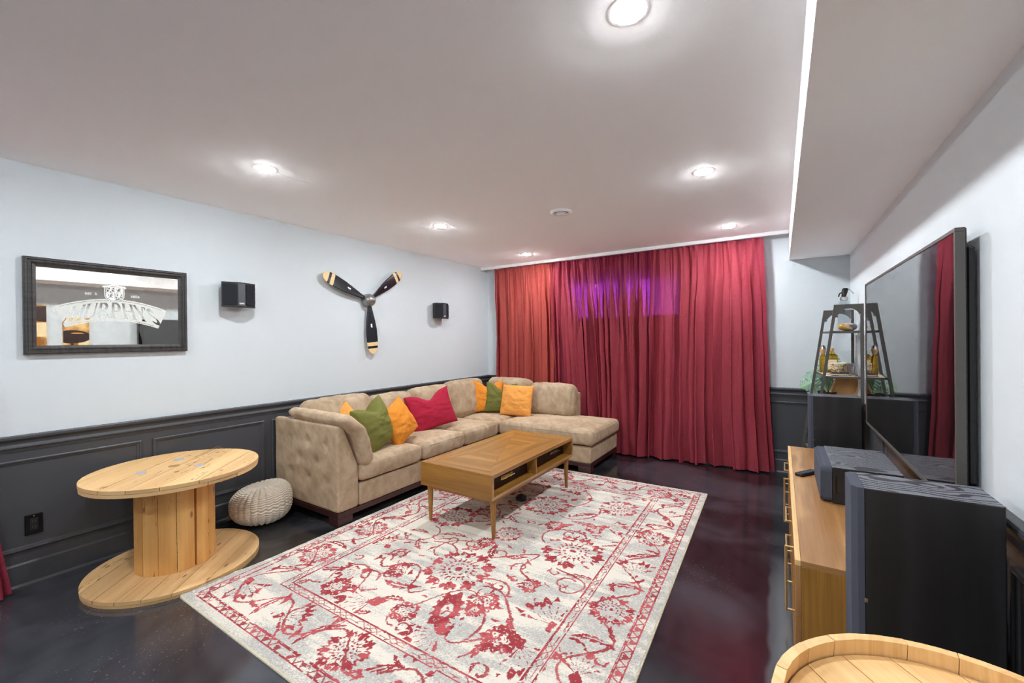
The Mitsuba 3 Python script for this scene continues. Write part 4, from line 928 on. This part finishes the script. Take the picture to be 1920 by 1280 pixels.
for x, y in ((CX1 - .038, CY0 + .062), (CX0 + .038, CY0 + .062), (CX1 - .038, CY1 - .062), (CX0 + .038, CY1 - .062)):
    lg = lathe([(0, .013), (.0115, .013), (.0125, .02), (.022, .25), (.024, CZ0), (0, CZ0)], 20, (x, y, 0)); part(t, 'leg', uvwood(lg, 2), 'm_walnut')
k = thing('black_lump', 'small crumpled black cloth bundle on the rug under the coffee table', 'cloth')
ic = trimesh.creation.icosphere(4, .045); v = ic.vertices; n_ = v / .045
v = v * (1 + .5 * (meshkit.fbm(n_ * 2.2 + 5, 3, 3)[:, None] - .5)); v[:, 2] = np.maximum(v[:, 2] * .62 + .026, .0); ic.vertices = v + [-1.86, 3.03, RZ + .002]
put(k, ic, 'm_black', smooth=True)

# ------------------------------------------------------------------ tower speakers, centre speaker
def tower(y0, label):
    t = thing('tower_speaker', label, 'speaker', 'tower speakers beside the console')
    x0, x1, y1, z = .206, .492, y0 + .178, .92
    part(t, 'cabinet', uvwood(bx(x0, x1, y0, y1, .03, z - .0015, .002), 2), 'm_ash', label='black ash cabinet')
    part(t, 'top_panel', uvwood(bx(x0, x1, y0 + .0005, y1 - .0005, z - .0015, z), 0, 0, False), 'm_ash_top', label='grained black ash top')
    g = [(x0 - .0005, y0), (x0 - .016, y0 + .002), (x0 - .030, y0 + .02), (x0 - .030, y1 - .02), (x0 - .016, y1 - .002), (x0 - .0005, y1)]
    part(t, 'grille', prism(g, .875, 'z', z - .876), 'm_grille', label='grey-blue fabric grille')
    for zz in (.14, .30, .46, .58, .70, .84): part(t, 'grille_peg', bx(x0 - .002, x0 + .006, y0 - .001, y0 + .002, zz, zz + .012, .0005), 'm_steel', label='small grille peg') if zz in (.30, .58) else None
    part(t, 'plinth', bx(x0 - .012, x1 + .005, y0 - .006, y1 + .006, .002, .03, .003), 'm_black')
tower(1.614, 'near black tower speaker in front of the console and television')
tower(3.945, 'far black tower speaker standing before the ladder shelf')
t = thing('center_speaker', 'black centre speaker with rounded grille lying on the wooden console', 'speaker')
c0, c1, d0, d1, e0, e1 = .200, .455, 2.50, 2.975, .5795, .75
rr = sbox(d0, e0, d1, e1).buffer(-.03).buffer(.03)
part(t, 'cabinet', uvwood(bx(c0, c1, d0, d1, e0, e1 - .0015, .002), 1), 'm_ash')
part(t, 'top_panel', uvwood(bx(c0, c1, d0 + .001, d1 - .001, e1 - .0015, e1), 0, 0, False), 'm_ash_top', label='grained black ash top')
gp = prism(rr, .034, 'x', c0 - .0345); v = gp.vertices; part(t, 'grille', gp, 'm_grille', label='grey fabric grille with rounded corners')
gi = prism(rr.buffer(-.008), .010, 'x', c0 - .0445); part(t, 'grille_front', gi, 'm_grille', label='grey fabric grille front')
part(t, 'side_slot', bx(c0 + .012, c0 + .02, d0 - .0008, d0 + .004, e0 + .045, e0 + .13), 'm_black_gloss')

# ------------------------------------------------------------------ media console
KX0, KX1, KY0, KY1, KZ = .036, .486, 1.801, 3.667, .578
t = thing('media_console', 'long low walnut media console with brass pulls along the right wall', 'console')
part(t, 'top_panel', uvwood(bx(KX0 + .018, KX1, KY0 + .0, KY1, KZ - .02, KZ - .0004, .001), 1), 'm_teak', label='figured wood top')
part(t, 'top_edge', uvwood(bx(KX0, KX0 + .0175, KY0, KY1, KZ - .02, KZ, .001), 1), 'm_oak', label='lighter front edge strip')
part(t, 'end_panel', uvwood(bx(KX0 + .018, KX1, KY0, KY0 + .018, .10, KZ - .0205, .001), 2), 'm_walnut')
part(t, 'end_panel', uvwood(bx(KX0 + .018, KX1, KY1 - .018, KY1, .10, KZ - .0205, .001), 2), 'm_walnut')
part(t, 'end_stile', uvwood(bx(KX0, KX0 + .0175, KY0, KY0 + .020, .10, KZ - .0205, .001), 2), 'm_teak')
part(t, 'end_stile', uvwood(bx(KX0, KX0 + .0175, KY1 - .020, KY1, .10, KZ - .0205, .001), 2), 'm_teak')
part(t, 'bottom_board', uvwood(bx(KX0, KX1, KY0 + .02, KY1 - .02, .10, .12), 1), 'm_walnut')
part(t, 'back_panel', uvwood(bx(KX1 - .01, KX1, KY0 + .018, KY1 - .018, .12, KZ - .021), 1), 'm_walnut')
def pull(parent, y, z0, z1):
    xb = KX0 - .030; w = .009
    part(parent, 'handle', cat([bx(xb, xb + w, y - w / 2, y + w / 2, z0, z1, .0015), bx(xb + .002, KX0 + .003, y - w / 2, y + w / 2, z1 - w, z1 - .0005, .0015), bx(xb + .002, KX0 + .003, y - w / 2, y + w / 2, z0 + .0005, z0 + w, .0015)]), 'm_brass', label='square brass pull')
def pully(parent, y0, y1, z):
    xb = KX0 - .026; w = .009
    part(parent, 'handle', cat([bx(xb, xb + w, y0, y1, z - w / 2, z + w / 2, .0015), bx(xb + .002, KX0 + .003, y1 - w, y1 - .0005, z - w / 2, z + w / 2, .0015), bx(xb + .002, KX0 + .003, y0 + .0005, y0 + w, z - w / 2, z + w / 2, .0015)]), 'm_brass', label='square brass pull')
fy = [KY0 + .022, 2.278, 2.742, 3.205, KY1 - .022]
for j in range(4):
    a, b = fy[j] + .0015, fy[j + 1] - .0015
    if j in (0, 2):
        d = part(t, 'door', uvwood(bx(KX0 + .001, KX0 + .019, a, b, .122, KZ - .022, .001), 2), 'm_walnut'); pull(d, 1.965 if j == 0 else 2.90, .30, .555)
    else:
        for q, (z0, z1) in enumerate(((.122, .268), (.2715, .412), (.4155, KZ - .022))):
            d = part(t, 'drawer', uvwood(bx(KX0 + .001, KX0 + .019, a, b, z0, z1, .001), 1), 'm_walnut'); m_ = (a + b) / 2; pully(d, m_ - .10, m_ + .10, (z0 + z1) / 2)
for x in (KX0 + .05, KX1 - .05):
    for y in (KY0 + .1, KY1 - .1): part(t, 'leg', uvwood(lathe([(0, .002), (.012, .002), (.022, .10), (0, .10)], 16, (x, y, 0)), 2), 'm_walnut')
t = thing('remote_control', 'black remote control lying on the console beside the centre speaker', 'remote control')
M_ = [rot(-33, [0, 0, 1]), tr(.118, 2.952, KZ + .0005)]
part(t, 'case', xf(bx(-.022, .022, -.075, .075, 0, .017, .004), *M_), 'm_black')
for r_ in range(7):
    for c_ in range(3): part(t, 'button', xf(bx(-.015 + c_ * .0115, -.0075 + c_ * .0115, -.06 + r_ * .0175, -.050 + r_ * .0175, .0165, .0185, .001), *M_), 'm_speaker_strip')

# ------------------------------------------------------------------ television
t = thing('television', 'large flat black television on the right wall reflecting the red curtains', 'television')
VX, VY0, VY1, VZ0, VZ1 = .487, 1.954, 3.707, .777, 1.724
part(t, 'screen', trimesh.Trimesh([[VX, VY0 + .012, VZ0 + .016], [VX, VY1 - .012, VZ0 + .016], [VX, VY1 - .012, VZ1 - .012], [VX, VY0 + .012, VZ1 - .012]], [[0, 1, 2], [0, 2, 3]], process=False), 'm_screen', label='glossy black screen')
part(t, 'bezel', cat([bx(VX - .003, VX + .022, VY0, VY1, VZ1 - .013, VZ1, .001), bx(VX - .003, VX + .022, VY0, VY1, VZ0, VZ0 + .017, .001), bx(VX - .003, VX + .022, VY0, VY0 + .013, VZ0 + .017, VZ1 - .013, .001), bx(VX - .003, VX + .022, VY1 - .013, VY1, VZ0 + .017, VZ1 - .013, .001)]), 'm_dark_metal', label='thin dark metal bezel')
part(t, 'back_cover', bx(VX + .001, VX + .026, VY0 + .002, VY1 - .002, VZ0 + .002, VZ1 - .002, .003), 'm_black')
part(t, 'rear_housing', bx(VX + .026, VX + .050, VY0 + .015, VY1 - .04, VZ0 + .10, VZ1 - .06, .008), 'm_black')
part(t, 'wall_mount', bx(VX + .050, XR - .0005, 2.55, 3.05, 1.12, 1.42, .003), 'm_black')

# ------------------------------------------------------------------ wine barrel
BXc, BYc, BZ, BR = .235, .776, .82, .252
t = thing('wine_barrel', 'pale oak barrel standing upright in the right foreground', 'barrel')
def bprof(z):  # outer radius
    k = (z / BZ) * 2 - 1; return BR + .038 * (1 - k ** 2)
NB = 17
for i in range(NB):
    rr_ = random.Random(50 + i)
    a0 = (i + .007 + .22 * math.sin(i * 2.3)) * 2 * PI / NB; a1 = (i + 1 - .007 + .22 * math.sin((i + 1) * 2.3) * (i < NB - 1)) * 2 * PI / NB
    zs = np.linspace(.004, BZ - rr_.uniform(0, .0012), 13); am = (a0 + a1) / 2; V, F = [], []
    for z in zs:
        R_ = bprof(z); th = .020 if z < BZ - .012 else .016
        for a, r_ in [(a, R_) for a in np.linspace(a0, a1, 4)] + [(a, R_ - th) for a in np.linspace(a1, a0, 4)]: V.append((r_ * math.cos(a), r_ * math.sin(a), z))
    for q in range(12):
        for e in range(8):
            k4 = [q * 8 + e, q * 8 + (e + 1) % 8, (q + 1) * 8 + (e + 1) % 8, (q + 1) * 8 + e]; F += [k4[:3], [k4[0], k4[2], k4[3]]]
    for o in (0, 96): F += [[o + 0, o + 1, o + 7], [o + 1, o + 6, o + 7], [o + 1, o + 2, o + 6], [o + 2, o + 5, o + 6], [o + 2, o + 3, o + 5], [o + 3, o + 4, o + 5]]
    m = trimesh.Trimesh(V, F, process=False); m.fix_normals(); v = m.triangles.reshape(-1, 3); _pid[0] += 1
    th = (np.arctan2(v[:, 1], v[:, 0]) - am + PI) % (2 * PI) - PI; rad = np.hypot(v[:, 0], v[:, 1])
    o = trimesh.Trimesh(v, np.arange(len(v)).reshape(-1, 3), process=False); o.metadata['uv'] = np.stack([v[:, 2] + i * .37, th * .25 + (rad - BR) * .7 + 10 * _pid[0]], 1)
    part(t, 'stave', wx(o, tr(BXc, BYc, 0)), 'm_oak')
hd = BZ - .029; hr = bprof(hd) - .0205
for i in range(6):
    w = 2 * hr / 6; c = Point(0, 0).buffer(hr, 64).intersection(sbox(-1, -hr + i * w + .0006, 1, -hr + (i + 1) * w - .0006))
    part(t, 'head_board', wx(uvwood(prism(c.buffer(-.0004), .02, 'z', hd - .02), 0), rot(128, [0, 0, 1]), tr(BXc, BYc, 0)), 'm_oak')
for z in (BZ - .075, BZ - .20, .20, .06):
    r0_, r1_ = bprof(z - .018) + .002, bprof(z + .018) + .002
    part(t, 'hoop', lathe([(r0_ - .003, z - .018), (r0_, z - .018), (r1_, z + .018), (r1_ - .003, z + .018)], 64, (BXc, BYc, 0)), 'm_gunmetal', smooth=30, label='grey steel hoop')

# ------------------------------------------------------------------ ladder shelf and what stands on it
t = thing('ladder_shelf', 'tall dark metal A-frame shelf in the far right corner behind the tower speaker', 'shelf')
LYn, LYf, LZ = 4.185, 4.70, 1.622
def xl(z, far): return (.366 - (1.622 - z) * .135) if not far else (.335 - (1.605 - z) * .140)
def xr_(z, far): return .527
def legset(far):
    y = LYf if far else LYn; zt = 1.605 if far else LZ
    for f in (xl, xr_):
        part(t, 'leg', beam((f(.002, far), y, .002), (f(zt, far), y, zt), .020, .020, (0, 1, 0)), 'm_dark_metal')
    a, b = xl(zt, far), xr_(zt, far)
    arch = Polygon([(a - .010, zt - .10), (a - .004, zt), (b + .010, zt), (b + .010, zt - .10)])
    arch = arch.difference(affinity.scale(Point((a + b) / 2, zt - .105).buffer(1, 32), (b - a) / 2 - .012, .072))
    part(t, 'arch_plate', prism(arch, .006, 'y', y - .013), 'm_dark_metal')
    for xx in (a + .012, b - .012): part(t, 'bolt', xf(lathe([(0, .003), (.004, .002), (.005, 0)], 12), rot(90, [1, 0, 0]), tr(xx, y - .0125, zt - .085)), 'm_steel', smooth=30)
legset(False); legset(True)
for z in (1.415, 1.055, .78, .40):
    a0, a1, b0, b1 = xl(z, 0) + .008, .517, xl(z, 1) + .008, .517
    pg = Polygon([(a0, LYn + .012), (a1, LYn + .012), (b1, LYf - .012), (b0, LYf - .012)])
    part(t, 'shelf_rim', prism(pg.difference(pg.buffer(-.010)), .016, 'z', z - .016), 'm_dark_metal')
    part(t, 'shelf_board', prism(pg.buffer(-.0105), .010, 'z', z - .010), 'm_dark_metal' if z > 1.3 else 'm_pale_board', label=None if z > 1.3 else 'pale wooden shelf board')
ZU, ZL, Z3, Z4 = 1.416, 1.056, .781, .401
t = thing('soda_siphon', 'clear glass soda siphon with black and chrome head on the top shelf', 'siphon bottle')
c = (.452, 4.52)
part(t, 'bottle', lathe([(0, .001), (.042, .001), (.045, .006), (.045, .20), (.040, .235), (.024, .262), (.018, .275), (.018, .285)], 32, (*c, ZU)), 'm_acrylic', smooth=40, label='clear glass bottle')
part(t, 'collar', lathe([(.019, .262), (.027, .262), (.027, .285), (.020, .292), (0, .292)], 24, (*c, ZU)), 'm_steel', smooth=40)
hd_ = m3.Manifold.batch_hull([m3.Manifold.sphere(.017, 16).translate((0, 0, .30)), m3.Manifold.sphere(.014, 16).translate((0, 0, .35)), m3.Manifold.sphere(.010, 16).translate((.02, -.005, .352))]); b_ = hd_.to_mesh(); b_ = trimesh.Trimesh(b_.vert_properties[:, :3], b_.tri_verts)
part(t, 'head', xf(b_, tr(*c, ZU)), 'm_black_gloss', smooth=40, label='glossy black head')
part(t, 'lever', xf(tube([(.018, 0, .352), (.04, 0, .348), (.058, 0, .325), (.064, 0, .31)], .003, 8), tr(*c, ZU)), 'm_steel')
part(t, 'spout', xf(tube([(-.012, 0, .33), (-.03, 0, .318), (-.036, 0, .295)], .005, 8), tr(*c, ZU)), 'm_black_gloss')
k = thing('polished_stone', 'rounded ochre and grey polished stone lying on the top shelf', 'ornament')
ic = trimesh.creation.icosphere(4, 1.0); ic.vertices = np.sign(ic.vertices) * np.abs(ic.vertices) ** .9 * [.062, .045, .032] + [.455, 4.33, ZU + .0325]; put(k, ic, 'm_agate', smooth=True)
t = thing('amber_bottle', 'square amber liquor bottle at the back of the middle shelf', 'bottle')
c = (.375, 4.60); sq = lambda w, z: [(-w, -w * .6, z), (w, -w * .6, z), (w, w * .6, z), (-w, w * .6, z)]
P_ = sq(.038, .006) + sq(.034, .0) + sq(.038, .145) + sq(.022, .165)
part(t, 'bottle', xf(trimesh.convex.convex_hull(np.array(P_)), tr(*c, ZL + .0005)), 'm_amber', smooth=False, label='amber glass bottle')
part(t, 'neck', lathe([(.013, .166), (.012, .19), (.014, .192)], 20, (*c, ZL)), 'm_amber', smooth=True)
part(t, 'label', xf(bx(-.031, .031, -.0242, -.0236, .03, .115), tr(*c, ZL)), 'm_bark_rim', label='pale paper label')
part(t, 'cork', lathe([(0, .215), (.011, .215), (.012, .20), (.011, .188), (0, .188)], 16, (*c, ZL)), 'm_tray')
t = thing('wood_handled_bottle', 'slim bottle with a wooden and silver stopper left of the amber bottle', 'bottle')
c = (.312, 4.62)
part(t, 'bottle', lathe([(0, .001), (.026, .001), (.026, .13), (.014, .155), (.014, .165)], 24, (*c, ZL)), 'm_amber', smooth=40)
part(t, 'stopper', lathe([(.016, .166), (.024, .20), (.022, .205), (0, .205), (0, .166)], 24, (*c, ZL)), 'm_tray')
part(t, 'cap', lathe([(.022, .206), (.020, .222), (.012, .238), (0, .242)], 24, (*c, ZL)), 'm_steel', smooth=40, label='silver cap')
t = thing('birch_candle_pot', 'round birch-bark pot with cream rim on the middle shelf', 'pot')
c = (.408, 4.46)
part(t, 'bark', lathe([(0, .001), (.052, .001), (.056, .02), (.055, .066), (.050, .066)], 32, (*c, ZL + .018)), 'm_birch', smooth=40)
part(t, 'rim', lathe([(.055, .0662), (.057, .074), (.050, .076), (.046, .066), (0, .062)], 32, (*c, ZL + .018)), 'm_bark_rim', smooth=40, label='cream rim')
t = thing('notebook', 'dark blue notebook lying on the middle shelf under the birch pot', 'notebook')
part(t, 'cover', xf(bx(-.075, .075, -.10, .10, .012, .0165, .001), rot(8, [0, 0, 1]), tr(.405, 4.36, ZL)), 'm_book')
part(t, 'pages', xf(bx(-.072, .072, -.097, .097, .0045, .012), rot(8, [0, 0, 1]), tr(.405, 4.36, ZL)), 'm_bark_rim')
part(t, 'back_cover', xf(bx(-.075, .075, -.10, .10, .0005, .0045, .001), rot(8, [0, 0, 1]), tr(.405, 4.36, ZL)), 'm_book')
scene['ladder_dummy'] = None; del scene['ladder_dummy']
for i, (x, y, lab) in enumerate(((.492, 4.27, 'cut-glass tumbler nearest the wall on the middle shelf'), (.497, 4.36, 'cut-glass tumbler behind the front one on the middle shelf'), (.50, 4.47, 'cut-glass tumbler farthest back on the middle shelf'))):
    k = thing('glass_tumbler', lab, 'glass', 'cut-glass tumblers on the middle shelf')
    def gl(u, v):
        th = u * 2 * PI; prof = np.interp(v, [0, .08, .1, .46, .5, .54, .9, .95, 1], [0, .026, .028, .032, .033, .031, .025, .02, 0]); z = np.interp(v, [0, .08, .1, .46, .5, .54, .9, .95, 1], [0, 0, .004, .092, .094, .092, .016, .012, .012])
        f = 1 + .05 * np.cos(th * 12) * ((v > .1) & (v < .40)); return np.stack([prof * f * np.cos(th), prof * f * np.sin(th), z], -1)
    put(k, xf(grid(73, 40, gl)[0], tr(x - .01, y, ZL + .0005)), 'm_glass', smooth=True)
t = thing('wooden_tray', 'shallow wooden serving tray leaning under the middle shelf', 'tray')
M_ = [rot(26, [0, 1, 0]), rot(0, [0, 0, 1]), tr(.448, 4.40, .885)]
part(t, 'base', wx(uvwood(bx(-.075, .075, -.16, .16, -.098, -.090), 1), rot(90, [1, 0, 0]), rot(-22, [1, 0, 0]), rot(22, [0, 1, 0]), tr(.45, 4.42, .93)), 'm_tray')
RR = [rot(90, [1, 0, 0]), rot(-22, [1, 0, 0]), rot(22, [0, 1, 0]), tr(.45, 4.42, .93)]
sd = prism(sbox(-.16, -.098, .16, -.052).difference(sbox(-.04, -.080, .04, -.064)), .010, 'x', -.085); part(t, 'handle_side', wx(uvwood(sd, 1), *RR), 'm_tray')
sd = prism(sbox(-.16, -.098, .16, -.052), .010, 'x', .0755); part(t, 'side', wx(uvwood(sd, 1), *RR), 'm_tray')
for y in (-.16, .151): part(t, 'end', wx(uvwood(bx(-.0745, .075, y, y + .009, -.0895, -.055), 0), *RR), 'm_tray')
# artificial monstera
t = thing('monstera_plant', 'green split-leaf artificial plant behind the ladder shelf', 'plant')
def mleaf(size, seed):
    r_ = random.Random(seed)
    ol = [(0, 0)]
    side = [(.16, -.14), (.40, -.10), (.52, .10), (.54, .34), (.46, .58), (.32, .80), (.14, .95), (0, 1.05)]
    pg = Polygon([(0, -.02)] + side + [(-x, y) for x, y in side[-2::-1]]).buffer(.03).buffer(-.03)
    for s_ in (-1, 1):
        for k in range(6):
            y = .02 + k * .155; pg = pg.difference(Polygon([(s_ * .14, y + .02), (s_ * .75, y + .20), (s_ * .75, y + .245 + .01 * k), (s_ * .15, y + .045)]).buffer(.008))
    pg = max(pg.geoms, key=lambda g: g.area) if hasattr(pg, 'geoms') else pg
    m = trimesh.creation.extrude_polygon(pg.segmentize(.04), .004, engine='earcut')
    m = m.subdivide_to_size(.05, 12)if False else trimesh.Trimesh(*trimesh.remesh.subdivide_to_size(m.vertices, m.faces, .05, 20))
    v = m.vertices.copy(); uv = v[:, :2].copy()
    v[:, 2] += -.25 * (np.abs(v[:, 0])) ** 1.6 - .18 * np.clip(v[:, 1], 0, 2) ** 2 + .03 * np.cos(np.abs(v[:, 1] * 26)) * np.abs(v[:, 0])
    v = v * size
    tri = v[m.faces].reshape(-1, 3); o = trimesh.Trimesh(tri, np.arange(len(tri)).reshape(-1, 3), process=False); o.metadata['uv'] = uv[m.faces].reshape(-1, 2); return o
part(t, 'pot', lathe([(0, .001), (.05, .001), (.065, .10), (.068, .12), (.060, .12), (.056, .10), (0, .095)], 32, (.33, 4.50, Z3)), 'm_black', smooth=40, label='dark pot')
base = np.array([.33, 4.50, Z3 + .1])
for i, (pos, sz, az, el, sp) in enumerate((((.305, 4.765, 1.02), .30, 200, 60, 10), ((.35, 4.78, 1.06), .28, 10, 75, -20), ((.295, 4.755, .99), .24, 240, 35, 0), ((.40, 4.79, 1.0), .24, -20, 40, 10), ((.31, 4.74, 1.03), .22, 160, 20, 30))):
    # leaf blade faces the room (-y); 'az' turns it in the x-z plane
    lf = wx(mleaf(sz * .70, i), rot(90, [1, 0, 0]), rot(-az + 90 if False else az, [0, 1, 0]), rot(-12, [1, 0, 0]), tr(*pos))
    part(t, 'leaf', lf, 'm_leaf')
    part(t, 'stem', tube([base, (base * .5 + np.array(pos) * .5) + [0, .05, .02], np.array(pos)], .004, 8), 'm_stem')
t = thing('acrylic_box', 'clear acrylic box on the lowest shelf at the foot of the ladder shelf', 'box')
bx_ = [(.175, 4.60), (.245, 4.68)]
x0, x1, y0, y1, z0, z1 = .188, .275, 4.585, 4.675, Z4 + .0005, Z4 + .115
part(t, 'walls', cat([bx(x0, x0 + .003, y0, y1, z0, z1), bx(x1 - .003, x1, y0, y1, z0, z1), bx(x0 + .003, x1 - .003, y0, y0 + .003, z0, z1), bx(x0 + .003, x1 - .003, y1 - .003, y1, z0, z1)]), 'm_acrylic')
part(t, 'lid', bx(x0 - .002, x1 + .002, y0 - .002, y1 + .002, z1 + .0005, z1 + .004), 'm_acrylic')
t = thing('cable_cover', 'white vertical cable cover on the right wall behind the ladder shelf', 'cable cover')
part(t, 'channel', bx(XR - .016, XR - .0003, 4.43, 4.475, .88, 1.50, .003), 'm_wall')

# ------------------------------------------------------------------ posters on the right wall, seen only in the mirror
def poster_fn(p, n, uv):
    a = (p.y - PY) / .30; b = (p.z - 1.25) / .5
    w = fbm(p.y * 6, p.z * 6, 1.0, octaves=3)
    bg = mix(lin(150, 92, 30), lin(226, 186, 120), sstep(.35, .65, w))
    return bg
PY = 1.4
mat('m_poster', poster_fn, .4, .4)
mat('m_stout', lin(50, 30, 28), .35, .5); mat('m_foam', lin(186, 130, 66), .5, .4)
mat('m_label_print', lin(232, 208, 160), .5, .4)
def poster(y0, y1, z0, z1, label, gl):
    k = thing('canvas_poster', label, 'poster', None)
    part(k, 'canvas', bx(XR - .024, XR - .0005, y0, y1, z0, z1, .002), 'm_poster')
    yc, zc = gl; clip = sbox(y0 + .001, z0 + .001, y1 - .001, z1 - .001)
    if zc < 1.6:
        el = affinity.scale(Point(yc, zc).buffer(1, 32), .18, .085).union(sbox(yc - .012, z0, yc + .012, zc)).intersection(clip)
        part(k, 'printed_glass', prism(el, .0008, 'x', XR - .0250), 'm_stout')
        part(k, 'printed_highlight', prism(affinity.scale(Point(yc + .05, zc + .045).buffer(1, 32), .060, .010).intersection(clip), .0008, 'x', XR - .0260), 'm_foam')
        part(k, 'printed_label', prism(Polygon([(y1 - .10, zc - .05), (y1 - .001, zc + .02), (y1 - .001, z0 + .05), (y1 - .13, z0 + .05)]).difference(el).intersection(clip), .0006, 'x', XR - .0248), 'm_label_print')
    else:
        part(k, 'printed_bottle', prism(Polygon([(y1 - .14, zc + .10), (y1 - .001, zc + .12), (y1 - .001, zc - .08), (y1 - .16, zc - .06)]).intersection(clip), .0008, 'x', XR - .0250), 'm_stout')
        part(k, 'printed_label', prism(Polygon([(y1 - .25, zc - .10), (y1 - .001, zc - .085), (y1 - .001, zc - .27), (y1 - .25, zc - .25)]).intersection(clip), .0008, 'x', XR - .0250), 'm_label_print')
poster(1.235, 1.475, .95, 1.72, 'amber canvas poster of a dark drink in a glass, seen in the bar mirror', (1.315, 1.475))
poster(.75, 1.095, .95, 1.87, 'amber canvas poster of a bottle at the left edge of the bar mirror', (.90, 1.74))
